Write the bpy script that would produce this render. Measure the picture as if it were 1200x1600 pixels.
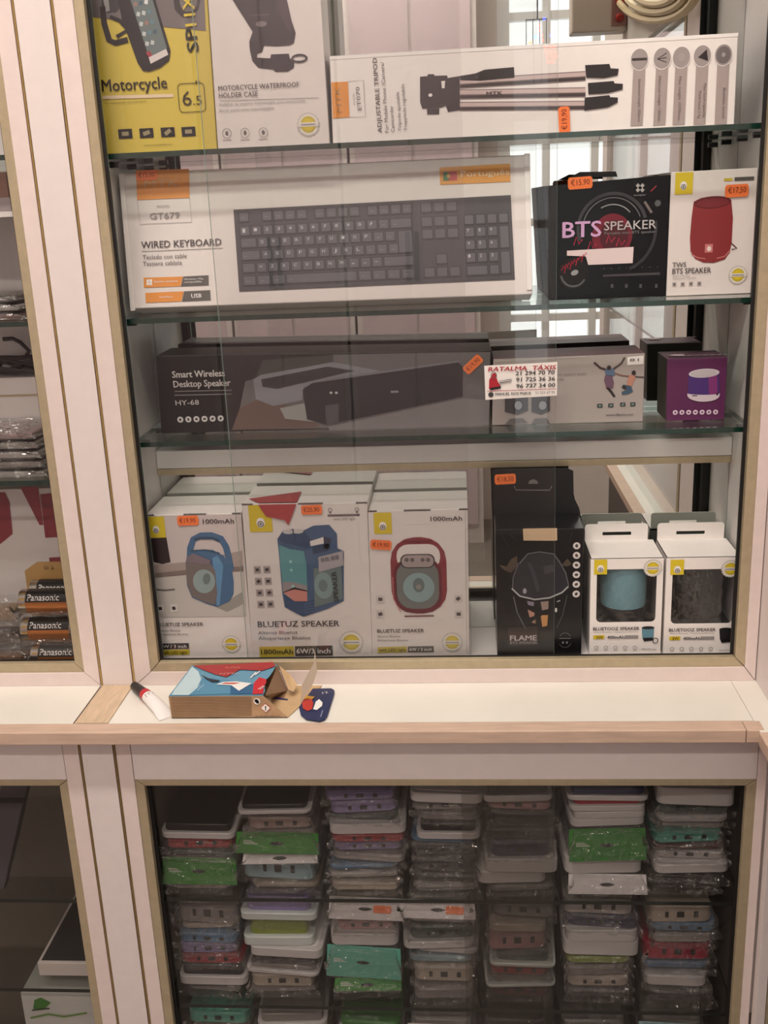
import bpy, math, random
import numpy as np
from mathutils import Vector, Matrix
random.seed(7)
for _o in list(bpy.data.objects): bpy.data.objects.remove(_o)
SC = bpy.context.scene
COL = SC.collection

# ------------------------------------------------------------------ camera
F_PX = 1610.0                      # focal length in pixels of the 1200x1600 frame
PITCH, YAW, ROLL = math.radians(16.62), math.radians(-4.53), math.radians(-2.46)
CAM = Vector((0.0, -1.10, 1.25))
_fw = Vector((math.sin(YAW)*math.cos(PITCH), math.cos(YAW)*math.cos(PITCH), -math.sin(PITCH)))
_r0 = Vector((math.cos(YAW), -math.sin(YAW), 0)); _u0 = _r0.cross(_fw)
_rt = math.cos(ROLL)*_r0 + math.sin(ROLL)*_u0
_up = -math.sin(ROLL)*_r0 + math.cos(ROLL)*_u0
cd = bpy.data.cameras.new('camera'); cam = bpy.data.objects.new('camera', cd); COL.objects.link(cam)
cd.sensor_fit = 'VERTICAL'; cd.sensor_height = 36.0; cd.lens = F_PX/1600*36.0; cd.clip_start = 0.02
cam.matrix_world = Matrix(((_rt.x, _up.x, -_fw.x, CAM.x), (_rt.y, _up.y, -_fw.y, CAM.y), (_rt.z, _up.z, -_fw.z, CAM.z), (0, 0, 0, 1)))
SC.camera = cam

# ------------------------------------------------------------------ world, exposure
w = bpy.data.worlds.new('street_daylight'); SC.world = w; w.use_nodes = True
w.node_tree.nodes['Background'].inputs[0].default_value = (1.0, 0.98, 0.96, 1)
w.node_tree.nodes['Background'].inputs[1].default_value = 2.2
SC.view_settings.view_transform = 'Standard'; SC.view_settings.look = 'None'
SC.view_settings.gamma = 1.0; SC.view_settings.use_curve_mapping = False
SC.view_settings.exposure = -0.22
try:                               # many clear layers (panes, bags, films) lie behind one another
    SC.cycles.transparent_max_bounces = 40; SC.cycles.max_bounces = 14; SC.cycles.glossy_bounces = 8
except Exception: pass
LAMP_W = 24.0                      # watts of each ceiling tube fitting

# ------------------------------------------------------------------ pixel to place
def ray(px, py): return _fw + _rt*((px-600)/F_PX) - _up*((py-800)/F_PX)
def on(ax, val, px, py):
    d = ray(px, py); return CAM + d*((val-CAM[ax])/d[ax])
def on_x(v, px, py): return on(0, v, px, py)
def on_y(v, px, py): return on(1, v, px, py)
def on_z(v, px, py): return on(2, v, px, py)
def px_of(P):
    d = Vector(P)-CAM; z = d.dot(_fw); return (600+F_PX*d.dot(_rt)/z, 800-F_PX*d.dot(_up)/z)

# ------------------------------------------------------------------ materials
def lin(c):
    return tuple(((x/255)/12.92 if x/255 <= .04045 else ((x/255+.055)/1.055)**2.4) for x in c[:3])+(1.0,)
MATS = {}
def mat(name, rgb, rough=.55, metal=0.0, noise=0.0, nscale=40., bump=0.0, spec=.5, emit=0.0, coat=0.0, stretch=None):
    if name in MATS: return MATS[name]
    m = bpy.data.materials.new(name); m.use_nodes = True; nt = m.node_tree; b = nt.nodes['Principled BSDF']
    b.inputs['Base Color'].default_value = lin(rgb); b.inputs['Roughness'].default_value = rough
    b.inputs['Metallic'].default_value = metal; b.inputs['Specular IOR Level'].default_value = spec
    if coat: b.inputs['Coat Weight'].default_value = coat; b.inputs['Coat Roughness'].default_value = .08
    if emit:
        b.inputs['Emission Color'].default_value = lin(rgb); b.inputs['Emission Strength'].default_value = emit
    if noise or bump:
        tc = nt.nodes.new('ShaderNodeTexCoord'); n = nt.nodes.new('ShaderNodeTexNoise'); n.inputs['Scale'].default_value = nscale
        n.inputs['Detail'].default_value = 4
        src = tc.outputs['Object']
        if stretch:
            mp = nt.nodes.new('ShaderNodeMapping'); mp.inputs['Scale'].default_value = stretch; nt.links.new(src, mp.inputs[0]); src = mp.outputs[0]
        nt.links.new(src, n.inputs['Vector'])
        if noise:
            r = nt.nodes.new('ShaderNodeValToRGB'); c = lin(rgb)
            r.color_ramp.elements[0].position = .3; r.color_ramp.elements[1].position = .7
            r.color_ramp.elements[0].color = tuple(x*(1-noise) for x in c[:3])+(1,)
            r.color_ramp.elements[1].color = tuple(min(1, x*(1+noise)) for x in c[:3])+(1,)
            nt.links.new(n.outputs['Fac'], r.inputs[0]); nt.links.new(r.outputs[0], b.inputs['Base Color'])
        if bump:
            bp = nt.nodes.new('ShaderNodeBump'); bp.inputs['Strength'].default_value = bump; bp.inputs['Distance'].default_value = .002
            nt.links.new(n.outputs['Fac'], bp.inputs['Height']); nt.links.new(bp.outputs[0], b.inputs['Normal'])
    MATS[name] = m; return m
def glass(name, tint, base=.04, rough=0.0, bump=0.0, bscale=30., solid=0.0, solid_rgb=(200, 200, 200), k=5.0, bdist=.004):
    m = bpy.data.materials.new(name); m.use_nodes = True; nt = m.node_tree; nt.nodes.clear()
    out = nt.nodes.new('ShaderNodeOutputMaterial'); mix = nt.nodes.new('ShaderNodeMixShader')
    tr = nt.nodes.new('ShaderNodeBsdfTransparent'); tr.inputs[0].default_value = lin(tint)
    gl = nt.nodes.new('ShaderNodeBsdfGlossy'); gl.inputs['Roughness'].default_value = rough; gl.inputs[0].default_value = (1, 1, 1, 1)
    lw = nt.nodes.new('ShaderNodeLayerWeight'); lw.inputs[0].default_value = .5
    pw = nt.nodes.new('ShaderNodeMath'); pw.operation = 'POWER'; pw.inputs[1].default_value = k
    ma = nt.nodes.new('ShaderNodeMath'); ma.operation = 'MULTIPLY_ADD'; ma.inputs[1].default_value = 1-base; ma.inputs[2].default_value = base
    nt.links.new(lw.outputs['Facing'], pw.inputs[0]); nt.links.new(pw.outputs[0], ma.inputs[0]); nt.links.new(ma.outputs[0], mix.inputs[0])
    first = tr.outputs[0]
    if solid:
        df = nt.nodes.new('ShaderNodeBsdfDiffuse'); df.inputs[0].default_value = lin(solid_rgb)
        m2 = nt.nodes.new('ShaderNodeMixShader'); m2.inputs[0].default_value = solid
        nt.links.new(tr.outputs[0], m2.inputs[1]); nt.links.new(df.outputs[0], m2.inputs[2]); first = m2.outputs[0]
    if bump:
        n = nt.nodes.new('ShaderNodeTexNoise'); n.inputs['Scale'].default_value = bscale; bp = nt.nodes.new('ShaderNodeBump')
        tc = nt.nodes.new('ShaderNodeTexCoord'); nt.links.new(tc.outputs['Object'], n.inputs['Vector'])
        bp.inputs['Strength'].default_value = bump; bp.inputs['Distance'].default_value = bdist
        nt.links.new(n.outputs['Fac'], bp.inputs['Height']); nt.links.new(bp.outputs[0], gl.inputs['Normal'])
    nt.links.new(first, mix.inputs[1]); nt.links.new(gl.outputs[0], mix.inputs[2]); nt.links.new(mix.outputs[0], out.inputs[0])
    MATS[name] = m; return m
def ink(r, g, b, rough=.45): return mat('print_%d_%d_%d' % (r, g, b), (r, g, b), rough)

LAMINATE = mat('pink_white_laminate', (224, 208, 203), .42, noise=.03, nscale=60)
LAMW = mat('white_laminate', (224, 213, 210), .38, noise=.02, nscale=60)
LEDGEM = mat('cream_worktop', (228, 224, 215), .3, noise=.025, nscale=14)
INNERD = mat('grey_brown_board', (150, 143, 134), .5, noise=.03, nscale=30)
INNER = mat('inner_white_board', (214, 209, 206), .4, noise=.02, nscale=30)
GOLD = mat('brushed_gold_aluminium', (184, 169, 140), .4, metal=.35, noise=.06, nscale=120)
GOLDL = mat('bright_gold_edging', (196, 168, 112), .25, metal=.8, noise=.1, nscale=60)
GASK = mat('black_gasket', (14, 12, 12), .5)
GROOVE = mat('dark_joint', (92, 68, 56), .7)
WOODN = mat('beech_nosing', (200, 173, 154), .42, noise=.1, nscale=26, stretch=(1, 8, 8))
WOODP = mat('beech_plank', (205, 180, 152), .5, noise=.12, nscale=30, stretch=(8, 1.5, 8))
PANE = glass('clear_pane', (251, 251, 251), .023)
SHELFG = glass('shelf_glass', (240, 246, 243), .04)
LSHG = glass('lower_shelf_glass', (240, 241, 240), .04)
SHELFE = mat('green_glass_edge', (22, 52, 42), .18, spec=.8)
MIRROR = mat('silver_mirror', (214, 218, 214), .0, metal=1.0)
CARTON = mat('white_carton', (224, 216, 211), .42, noise=.012, nscale=90)
CARTONW = mat('bright_white_carton', (236, 230, 225), .42, noise=.012, nscale=90)
CARTONB = mat('black_carton', (17, 16, 18), .32, coat=.15)
KRAFT = mat('brown_cardboard', (176, 142, 108), .75, noise=.08, nscale=70, bump=.15)
KRAFTL = mat('inner_kraft', (196, 164, 124), .8, noise=.06, nscale=60)
STICK = mat('orange_sticker', (244, 124, 62), .5, noise=.03, nscale=300)
BLACK = ink(24, 22, 24); GREY = ink(96, 92, 92); LGREY = ink(150, 145, 143); WHITE = ink(238, 234, 230)
YEL = ink(214, 190, 40); YEL2 = ink(196, 176, 50)
FILM = glass('packaging_film', (250, 250, 250), .03, .05, .35, 60., .012, (220, 220, 220), 4.0)
BAG = glass('clear_poly_bag', (246, 246, 246), .08, .08, 1.0, 90., .05, (210, 208, 206), 3.0, .018)

# ------------------------------------------------------------------ meshes
class MB:
    def __init__(s): s.v = []; s.f = []; s.m = []; s.mats = []
    def mi(s, m):
        if m not in s.mats: s.mats.append(m)
        return s.mats.index(m)
    def poly(s, pts, m):
        b = len(s.v); s.v += [Vector(p) for p in pts]; s.f.append(list(range(b, b+len(pts)))); s.m.append(s.mi(m))
    def raw(s, vs, fs, m):
        b = len(s.v); s.v += [Vector(p) for p in vs]; k = s.mi(m)
        for f in fs: s.f.append([b+i for i in f]); s.m.append(k)
    def hexa(s, c, m, mf=None):      # c: 8 corners, 0-3 front (bl br tr tl), 4-7 back; mf: material by face index
        F = [(0, 1, 2, 3), (5, 4, 7, 6), (3, 2, 6, 7), (4, 5, 1, 0), (4, 0, 3, 7), (1, 5, 6, 2)]
        b = len(s.v); s.v += [Vector(p) for p in c]
        for i, f in enumerate(F):
            s.f.append([b+j for j in f]); s.m.append(s.mi((mf or {}).get(i, m)))
    def box(s, x0, x1, y0, y1, z0, z1, m, mf=None):
        s.hexa([(x0, y0, z0), (x1, y0, z0), (x1, y0, z1), (x0, y0, z1), (x0, y1, z0), (x1, y1, z0), (x1, y1, z1), (x0, y1, z1)], m, mf)
    def prism(s, pts, off, m, side=None):   # polygon swept by a vector
        n = len(pts); off = Vector(off); b = len(s.v); s.v += [Vector(p) for p in pts]+[Vector(p)+off for p in pts]
        s.f.append(list(range(b, b+n))); s.m.append(s.mi(m)); s.f.append([b+n+i for i in reversed(range(n))]); s.m.append(s.mi(m))
        k = s.mi(side or m)
        for i in range(n):
            j = (i+1) % n; s.f.append([b+j, b+i, b+n+i, b+n+j]); s.m.append(k)
    def loft(s, rings, m, cap=True, closed=True):
        n = len(rings[0]); b = len(s.v); k = s.mi(m)
        for r in rings: s.v += [Vector(p) for p in r]
        for a in range(len(rings)-1):
            for i in range(n if closed else n-1):
                j = (i+1) % n; s.f.append([b+a*n+i, b+a*n+j, b+(a+1)*n+j, b+(a+1)*n+i]); s.m.append(k)
        if cap:
            s.f.append([b+i for i in reversed(range(n))]); s.m.append(k)
            s.f.append([b+(len(rings)-1)*n+i for i in range(n)]); s.m.append(k)
    def tube(s, path, r, m, n=8, rs=None):
        P = [Vector(p) for p in path]; rings = []; side = None
        for i, p in enumerate(P):
            t = (P[min(i+1, len(P)-1)]-P[max(i-1, 0)]).normalized()
            if side is None: side = t.orthogonal().normalized()
            side = (side-t*side.dot(t)).normalized(); q = t.cross(side); rr = rs[i] if rs else r
            rings.append([p+(side*math.cos(2*math.pi*k/n)+q*math.sin(2*math.pi*k/n))*rr for k in range(n)])
        s.loft(rings, m)
    def lathe(s, c, prof, m, n=24, axis='z'):   # prof: (radius, height)
        c = Vector(c); rings = []
        for r, h in prof:
            ring = []
            for k in range(n):
                a = 2*math.pi*k/n; p = (r*math.cos(a), r*math.sin(a), h) if axis == 'z' else (r*math.cos(a), -h, r*math.sin(a)) if axis == 'y' else (h, r*math.cos(a), r*math.sin(a))
                ring.append(c+Vector(p))
            rings.append(ring)
        s.loft(rings, m)
    def build(s, name, parent=None, root=None, smooth=False, bevel=0.0):
        me = bpy.data.meshes.new(name); o0 = root.location if root else Vector((0, 0, 0))
        me.from_pydata([tuple(v-o0) for v in s.v], [], s.f)
        for m in s.mats: me.materials.append(m)
        me.polygons.foreach_set('material_index', s.m)
        if smooth: me.polygons.foreach_set('use_smooth', [True]*len(s.f))
        me.update(); o = bpy.data.objects.new(name, me); COL.objects.link(o)
        if parent: o.parent = parent
        if smooth: me.set_sharp_from_angle(angle=math.radians(38))
        if bevel:
            b = o.modifiers.new('bevel', 'BEVEL'); b.width = bevel; b.segments = 2; b.limit_method = 'ANGLE'
        return o
def tag(o, label=None, cat=None, group=None, kind=None):
    if label: o['label'] = label
    if cat: o['category'] = cat
    if group: o['group'] = group
    if kind: o['kind'] = kind
    return o
def thing(name, loc, label, cat, group=None):
    o = bpy.data.objects.new(name, None); COL.objects.link(o); o.location = Vector(loc); o.empty_display_size = .02
    bpy.context.view_layer.update() if False else None
    return tag(o, label, cat, group)
def struct(name, mb, parent=None, label=None, bevel=0.0):
    o = mb.build(name, parent, parent, bevel=bevel)
    if not parent: o['kind'] = 'structure'
    if label: o['label'] = label
    return o

# ------------------------------------------------------------------ lettering
_tc = {}
def glyphs(txt):
    if txt in _tc: return _tc[txt]
    cu = bpy.data.curves.new('lettering', 'FONT'); cu.body = txt; cu.resolution_u = 2; cu.size = 1.0
    ob = bpy.data.objects.new('lettering', cu)
    me = bpy.data.meshes.new_from_object(ob)
    vs = [(v.co.x, v.co.y) for v in me.vertices]; fs = [list(p.vertices) for p in me.polygons]
    bpy.data.objects.remove(ob); bpy.data.curves.remove(cu); bpy.data.meshes.remove(me)
    _tc[txt] = (vs, fs); return vs, fs
CAPH = max(v[1] for v in glyphs('H')[0])

class Face:
    """A flat panel that carries print. Shapes are given by where they show in the photograph and land on the panel itself."""
    def __init__(s, P0, N, U, V):
        s.P = Vector(P0); s.N = Vector(N).normalized(); s.U = Vector(U).normalized(); s.V = Vector(V).normalized()
    def hit(s, px, py, lvl=0):
        d = ray(px, py); t = (s.P-CAM).dot(s.N)/d.dot(s.N); return CAM+d*t+s.N*(.0005+.00022*lvl)
    def mpp(s, px, py):
        p = s.hit(px, py); return (p-CAM).dot(_fw)/F_PX
    def local(s, px, py, offs, lvl=0, ang=0.0):     # offsets in pixels along the panel's own axes (v up)
        c = s.hit(px, py, lvl); k = s.mpp(px, py); ca, sa = math.cos(math.radians(ang)), math.sin(math.radians(ang))
        return [c+s.U*((a*ca-b*sa)*k)+s.V*((a*sa+b*ca)*k) for a, b in offs]
    # --- shapes
    def quad(s, mb, pts, m, lvl=0): mb.poly([s.hit(x, y, lvl) for x, y in pts], m)
    def rect(s, mb, cx, cy, w, h, m, lvl=0, ang=0):
        mb.poly(s.local(cx, cy, [(-w/2, -h/2), (w/2, -h/2), (w/2, h/2), (-w/2, h/2)], lvl, ang), m)
    def ell(s, mb, cx, cy, rx, ry, m, lvl=0, ang=0, n=20):
        mb.poly(s.local(cx, cy, [(rx*math.cos(2*math.pi*k/n), ry*math.sin(2*math.pi*k/n)) for k in range(n)], lvl, ang), m)
    def ring(s, mb, cx, cy, rx, ry, t, m, lvl=0, a0=0, a1=360, n=24, ang=0):
        o, i = [], []
        for k in range(n+1):
            a = math.radians(a0+(a1-a0)*k/n); o.append((rx*math.cos(a), ry*math.sin(a))); i.append(((rx-t)*math.cos(a), (ry-t)*math.sin(a)))
        P = s.local(cx, cy, o+i, lvl, ang); mb.raw(P, [(k, k+1, n+2+k, n+1+k) for k in range(n)], m)
    def rrect(s, mb, cx, cy, w, h, r, m, lvl=0, ang=0):
        mb.poly(s.local(cx, cy, rr_pts(w, h, r), lvl, ang), m)
    def frame(s, mb, cx, cy, w, h, r, t, m, lvl=0):
        P = s.local(cx, cy, rr_pts(w, h, r)+rr_pts(w-2*t, h-2*t, max(r-t, .1)), lvl); n = len(P)//2
        mb.raw(P, [(k, (k+1) % n, n+(k+1) % n, n+k) for k in range(n)], m)
    def line(s, mb, pts, wd, m, lvl=0):
        P = [np.array(p, float) for p in pts]; L, R = [], []
        for i, p in enumerate(P):
            t = P[min(i+1, len(P)-1)]-P[max(i-1, 0)]; t /= max(np.linalg.norm(t), 1e-6); n = np.array([-t[1], t[0]])*wd/2
            L.append(s.hit(*(p+n), lvl)); R.append(s.hit(*(p-n), lvl))
        mb.raw(L+R, [(i, i+1, len(L)+i+1, len(L)+i) for i in range(len(L)-1)], m)
    def txt(s, mb, t, x, y, w, h, m, lvl=2, ang=0, bold=0.0, slant=0.0):
        vs, fs = glyphs(t)
        if not vs: return
        x0 = min(v[0] for v in vs); x1 = max(v[0] for v in vs)
        for q, (sx, sy) in enumerate(((0, 0),) if not bold else ((-1, 0), (1, 0), (0, .6), (0, -.6))):     # heavier strokes for bold lettering
            e = bold*h*1.5; P = s.local(x, y, [((a-x0)/(x1-x0)*w+slant*b*h/CAPH+sx*e, b*h/CAPH+sy*e) for a, b in vs], lvl+.16*q, ang); mb.raw(P, fs, m)
def rr_pts(w, h, r, n=4):
    out = []
    for cx, cy, a0 in ((w/2-r, h/2-r, 0), (-w/2+r, h/2-r, 90), (-w/2+r, -h/2+r, 180), (w/2-r, -h/2+r, 270)):
        for k in range(n+1):
            a = math.radians(a0+90*k/n); out.append((cx+r*math.cos(a), cy+r*math.sin(a)))
    return out
def front_face(Y): return Face((0, Y, 1), (0, -1, 0), (1, 0, 0), (0, 0, 1))

# ================================================================== THE ROOM
def simple_struct(name, x0, x1, y0, y1, z0, z1, m, label=None):
    b = MB(); b.box(x0, x1, y0, y1, z0, z1, m); return struct(name, b, label=label)
FLOORM = mat('grey_floor_tile', (126, 116, 108), .4, noise=.08, nscale=5)
WALLM = mat('off_white_wall', (226, 214, 208), .8, noise=.02, nscale=10)
CEILM = mat('white_ceiling', (232, 228, 222), .9)
RX0, RX1, RY0, RZ1 = -1.9, 1.5, -2.7, 2.6
simple_struct('floor', RX0, RX1, RY0, .32, -.05, 0, FLOORM)
simple_struct('ceiling', RX0, RX1, RY0, .32, RZ1, RZ1+.05, CEILM)
simple_struct('wall_back', RX0, RX1, .27, .32, 0, RZ1, WALLM)
simple_struct('wall_left', RX0-.05, RX0, RY0, .32, 0, RZ1, WALLM)
simple_struct('wall_right', RX1, RX1+.05, RY0, .32, 0, RZ1, WALLM)
# opposite wall with the shop front in it
b = MB(); SX0, SX1, SZ0, SZ1 = .16, .98, .35, 2.25
b.box(RX0, SX0, RY0-.05, RY0, 0, RZ1, WALLM); b.box(SX1, RX1, RY0-.05, RY0, 0, RZ1, WALLM)
b.box(SX0, SX1, RY0-.05, RY0, SZ1, RZ1, WALLM); b.box(SX0, SX1, RY0-.05, RY0, 0, SZ0, WALLM)
struct('wall_front', b)
WFR = mat('white_window_frame', (236, 234, 232), .4)
wn = MB(); wn.box(SX0, SX0+.045, RY0-.04, RY0+.02, SZ0, SZ1, WFR); wn.box(SX1-.045, SX1, RY0-.04, RY0+.02, SZ0, SZ1, WFR)
wn.box(SX0, SX1, RY0-.04, RY0+.02, SZ0, SZ0+.05, WFR); wn.box(SX0, SX1, RY0-.04, RY0+.02, SZ1-.05, SZ1, WFR)
win = struct('window_1', wn)
for x in (.34, .52, .70):
    b = MB(); b.box(x-.014, x+.014, RY0-.035, RY0+.015, SZ0+.05, SZ1-.05, WFR); o = b.build('mullion', win)
for z in (.8, 1.16, 1.52, 1.88):
    b = MB(); b.box(SX0+.045, SX1-.045, RY0-.03, RY0+.01, z-.014, z+.014, WFR); b.build('glazing_bar', win)
b = MB(); b.box(SX0+.045, SX1-.045, RY0-.012, RY0-.008, SZ0+.05, SZ1-.05, PANE); b.build('pane', win)
# pale cabinet fronts on the opposite wall
PINKP = mat('pale_lilac_panel', (206, 186, 190), .45, noise=.03, nscale=8)
for k in range(4):
    x0 = -1.75+k*.46
    oc = thing('wall_cabinet', (x0+.23, RY0, 0), ['pale lilac wall cabinet at the far left of the opposite wall', 'pale lilac wall cabinet second from the far corner of the opposite wall',
               'pale lilac wall cabinet third from the far corner of the opposite wall', 'pale lilac wall cabinet beside the shop window'][k], 'cabinet')
    b = MB(); b.box(x0, x0+.45, RY0, RY0+.3, .0, 2.2, LAMW); b.build('body', oc, oc)
    for j in (0, 1):
        b = MB(); b.box(x0+.02+j*.21, x0+.22+j*.21, RY0+.3, RY0+.316, .08, 2.14, PINKP); d = b.build('door', oc, oc)
        b = MB(); b.box(x0+.20+j*.03, x0+.215+j*.03, RY0+.316, RY0+.33, 1.0, 1.16, mat('steel', (120, 118, 116), .3, metal=1)); b.build('handle', d, oc)

# ceiling tube fittings (the room's lamps)
TUBE = mat('lit_tube', (255, 244, 228), .4, emit=9.0)
for i, (x, y) in enumerate(((-.35, -.75), (-.35, -1.85))):
    t = thing('ceiling_light', (x, y, RZ1), ['twin tube ceiling light fitting nearer the display cabinet', 'twin tube ceiling light fitting nearer the shop window'][i], 'lamp')
    b = MB(); b.box(x-.62, x+.62, y-.07, y+.07, RZ1-.04, RZ1, WFR); b.build('housing', t, t)
    for s in (-.035, .035):
        b = MB(); b.tube([(x-.58, y+s, RZ1-.058), (x+.58, y+s, RZ1-.058)], .013, TUBE, 10); b.build('tube', t, t, smooth=True)
    l = bpy.data.lights.new('tube_light', 'AREA'); l.shape = 'RECTANGLE'; l.size = 1.16; l.size_y = .12; l.energy = LAMP_W; l.color = (1, .925, .85)
    lo = bpy.data.objects.new('tube_light', l); COL.objects.link(lo); lo.location = (0, 0, -.08); lo.parent = t

# ================================================================== UPPER CABINETS
def mitred(root, name, o, i, y0, y1, m, sides='lbrt', bevel=.0006, gap=.0004, sub=None):
    ox0, ox1, oz0, oz1 = o; ix0, ix1, iz0, iz1 = i; g = gap; out = []
    P = {'l': [(ox0, oz0+g), (ix0, iz0+g), (ix0, iz1-g), (ox0, oz1-g)], 'r': [(ix1, iz0+g), (ox1, oz0+g), (ox1, oz1-g), (ix1, iz1-g)],
         'b': [(ox0+g, oz0), (ox1-g, oz0), (ix1-g, iz0), (ix0+g, iz0)], 't': [(ix0+g, iz1), (ix1-g, iz1), (ox1-g, oz1), (ox0+g, oz1)]}
    for s in sides:
        b = MB(); b.prism([(x, y0, z) for x, z in P[s]], (0, y1-y0, 0), m); out.append(b.build(name, root, root, bevel=bevel))
    return out
ZL = .710; ZT = 1.66
def upper_cabinet(label, xo0, xo1, xs0, xs1, xb0, xb1, xw0, xw1, sides, mirror=True, zfl=.7285):
    r = thing('display_cabinet', ((xo0+xo1)/2, .1, ZL), label, 'cabinet')
    mitred(r, 'frame_stile', (xo0, xo1, ZL, ZT), (xs0, xs1, .7272, ZT-.022), 0, .012, LAMINATE, sides)
    mitred(r, 'glazing_bead', (xs0, xs1, .7272, ZT-.022), (xb0, xb1, .7387, ZT-.034), .0015, .010, GOLD, sides)
    mitred(r, 'gasket', (xb0-.006, xb1+.006, .730, ZT-.026), (xb0+.0035, xb1-.0035, .7396, ZT-.038), .0095, .0125, GASK, sides, 0, 0)
    mitred(r, 'sliding_track', (xo0+.001, xo1-.001, ZL+.001, ZT-.001), (xb0-.003, xb1+.003, .7290, ZT-.03), .0127, .030, GASK, sides, 0, 0)
    for s, x in ((-1, xw0), (1, xw1)):
        b = MB(); b.box(min(x, x+s*.012), max(x, x+s*.012), .0305, .172, ZL+.001, ZT, INNER); b.build('side_panel', r, r)
    b = MB(); b.box(xw0, xw1, .0305, .172, zfl-.0018 if zfl < .72 else zfl-.0145, zfl, INNER); b.build('cabinet_floor', r, r)
    b = MB(); b.box(xw0, xw1, .0305, .172, ZT-.03, ZT, INNER); b.build('cabinet_top', r, r)
    bm_ = MIRROR if mirror else INNER
    zr = [on_y(.113, 700, y).z for y in (694, 722, 733)]
    b = MB(); b.box(xw0+.0005, xw1-.0005, .160, .172, zr[0]-.01, ZT-.031, bm_); b.build('mirror_panel', r, r)
    if mirror:
        b = MB(); b.box(xw0+.0005, xw1-.0005, .121, .133, .729, zr[1], bm_); b.build('mirror_panel', r, r)
        b = MB(); b.box(xw0+.0005, xw1-.0005, .113, .1595, zr[1], zr[0], INNER); rl = b.build('middle_rail', r, r, bevel=.0008)
        b = MB(); b.box(xw0+.0005, xw1-.0005, .1135, .1205, zr[2], zr[1]-.0006, GOLD); b.build('rail_bead', rl, r, bevel=.0006)
    return r
UC = upper_cabinet('white upper display cabinet with gold beading holding the speaker boxes', -.3945, .3305, -.3745, .318, -.364, .307, -.375, .320, 'lbrt')
LC = upper_cabinet('white upper display cabinet left of the post holding batteries and bags', -1.25, -.4375, -1.23, -.4555, -1.22, -.466, -1.24, -.455, 'lbrt', mirror=False, zfl=.7125)
# black shelf pins on the right side panel of the middle cabinet
PIN = mat('black_pin', (20, 18, 18), .4)
for (zz, ys) in ((1.303, (.06, .125)), (1.1325, (.06, .125)), (.994, (.06, .125))):
    for y in ys:
        for x, d in ((.320, -1), (-.375, 1)):
            b = MB(); b.tube([(x, y, zz), (x+d*.011, y, zz)], .0032, PIN, 8); b.build('shelf_pin', UC, UC, smooth=True)
# post between the two bays
pst = thing('cabinet_post', (-.4155, 0, ZL), 'white laminate post with gold edging above the worktop', 'post')
b = MB(); b.box(-.4337, -.3975, -.001, .03, ZL+.0006, ZT+.1, LAMW); b.build('panel', pst, pst)
for x in (-.4356, -.3957):
    b = MB(); b.box(x-.0019, x+.0019, .0005, .03, ZL+.0006, ZT+.1, GROOVE); e = b.build('edge_strip', pst, pst)
    b = MB(); b.tube([(x+.0004, -.0004, ZL+.0008), (x+.0004, -.0004, ZT+.1)], .0011, GOLDL, 6); b.build('gold_lip', e, pst, smooth=True)
# header board over the cabinets
b = MB(); b.box(-1.25, .345, 0, .172, ZT+.101, 2.3, LAMW); hd = b.build('header_board'); tag(hd, 'white header board above the upper display cabinets', 'board')

# glass shelves of the middle cabinet
def avg_z(Y, pts): return sum(on_y(Y, *p).z for p in pts)/len(pts)
SY0, SY1 = .030, .156
Z1 = avg_z(SY0, [(160, 240), (600, 220), (1050, 199)]); Z2 = avg_z(SY0, [(192, 499), (1050, 469)]); Z3 = avg_z(SY0, [(215, 692), (1050, 670)])
ZF = .7286
def shelf(label, x0, x1, z, y0=SY0, y1=SY1, th=.0055):
    b = MB(); b.box(x0, x1, y0, y1, z-th, z, SHELFE, {2: SHELFG, 3: SHELFG, 1: SHELFG})
    o = b.build('glass_shelf'); return tag(o, label, 'shelf')
shelf('upper glass shelf with green edge carrying the tripod box', -.3745, .3195, Z1)
shelf('middle glass shelf with green edge carrying the keyboard box', -.3745, .3195, Z2)
shelf('lower glass shelf with green edge carrying the black desktop speaker box', -.3745, .3195, Z3)
# sliding panes, both pushed to the left
PA = (on_y(.016, 338, 450).x, on_y(.016, 869, 500).x); PB = (-.3640, on_y(.023, 726, 400).x)
for (x0, x1), y, lab in ((PA, .0135, 'clear sliding glass pane with a taxi card stuck to its edge'), (PB, .0205, 'clear sliding glass pane pushed fully left in the upper cabinet')):
    b = MB(); b.box(x0, x1, y, y+.004, .7368, ZT-.033, PANE, {4: mat('pane_edge', (150, 176, 166), .2), 5: mat('pane_edge', (150, 176, 166), .2)})
    tag(b.build('sliding_pane'), lab, 'glass pane')
b = MB(); b.box(-1.2215, -.4645, .0135, .0175, .7368, ZT-.033, PANE); tag(b.build('sliding_pane'), 'clear glass pane of the left upper cabinet with the batteries', 'glass pane')

# ================================================================== WORKTOP
wt = thing('worktop', (-.4, -.05, ZL), 'cream white worktop ledge with beech nosing between upper and lower cabinets', 'worktop')
NB = -.116; zn = on_y(NB, 600, 1163).z
b = MB(); b.box(-1.25, .303, -.0945, .03, ZL-.014, ZL, LEDGEM); b.build('ledge_board', wt, wt)
b = MB(); b.box(.3035, .46, -1.06, .03, ZL-.014, ZL, LEDGEM); b.build('ledge_board', wt, wt)
b = MB(); b.box(-1.25, .2905, NB, -.095, zn, ZL+.0006, WOODN); b.build('nosing', wt, wt, bevel=.0012)
b = MB(); b.prism([(.2911, NB, zn), (.3095, NB, zn), (.3095, -.095, zn), (.2911, -.095, zn)], (0, 0, ZL+.0003-zn), WOODN); b.build('nosing', wt, wt, bevel=.0012)
b = MB(); b.box(.302, .3225, -1.06, NB-.004, zn, ZL+.0006, WOODN); b.build('nosing', wt, wt, bevel=.0012)
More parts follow.
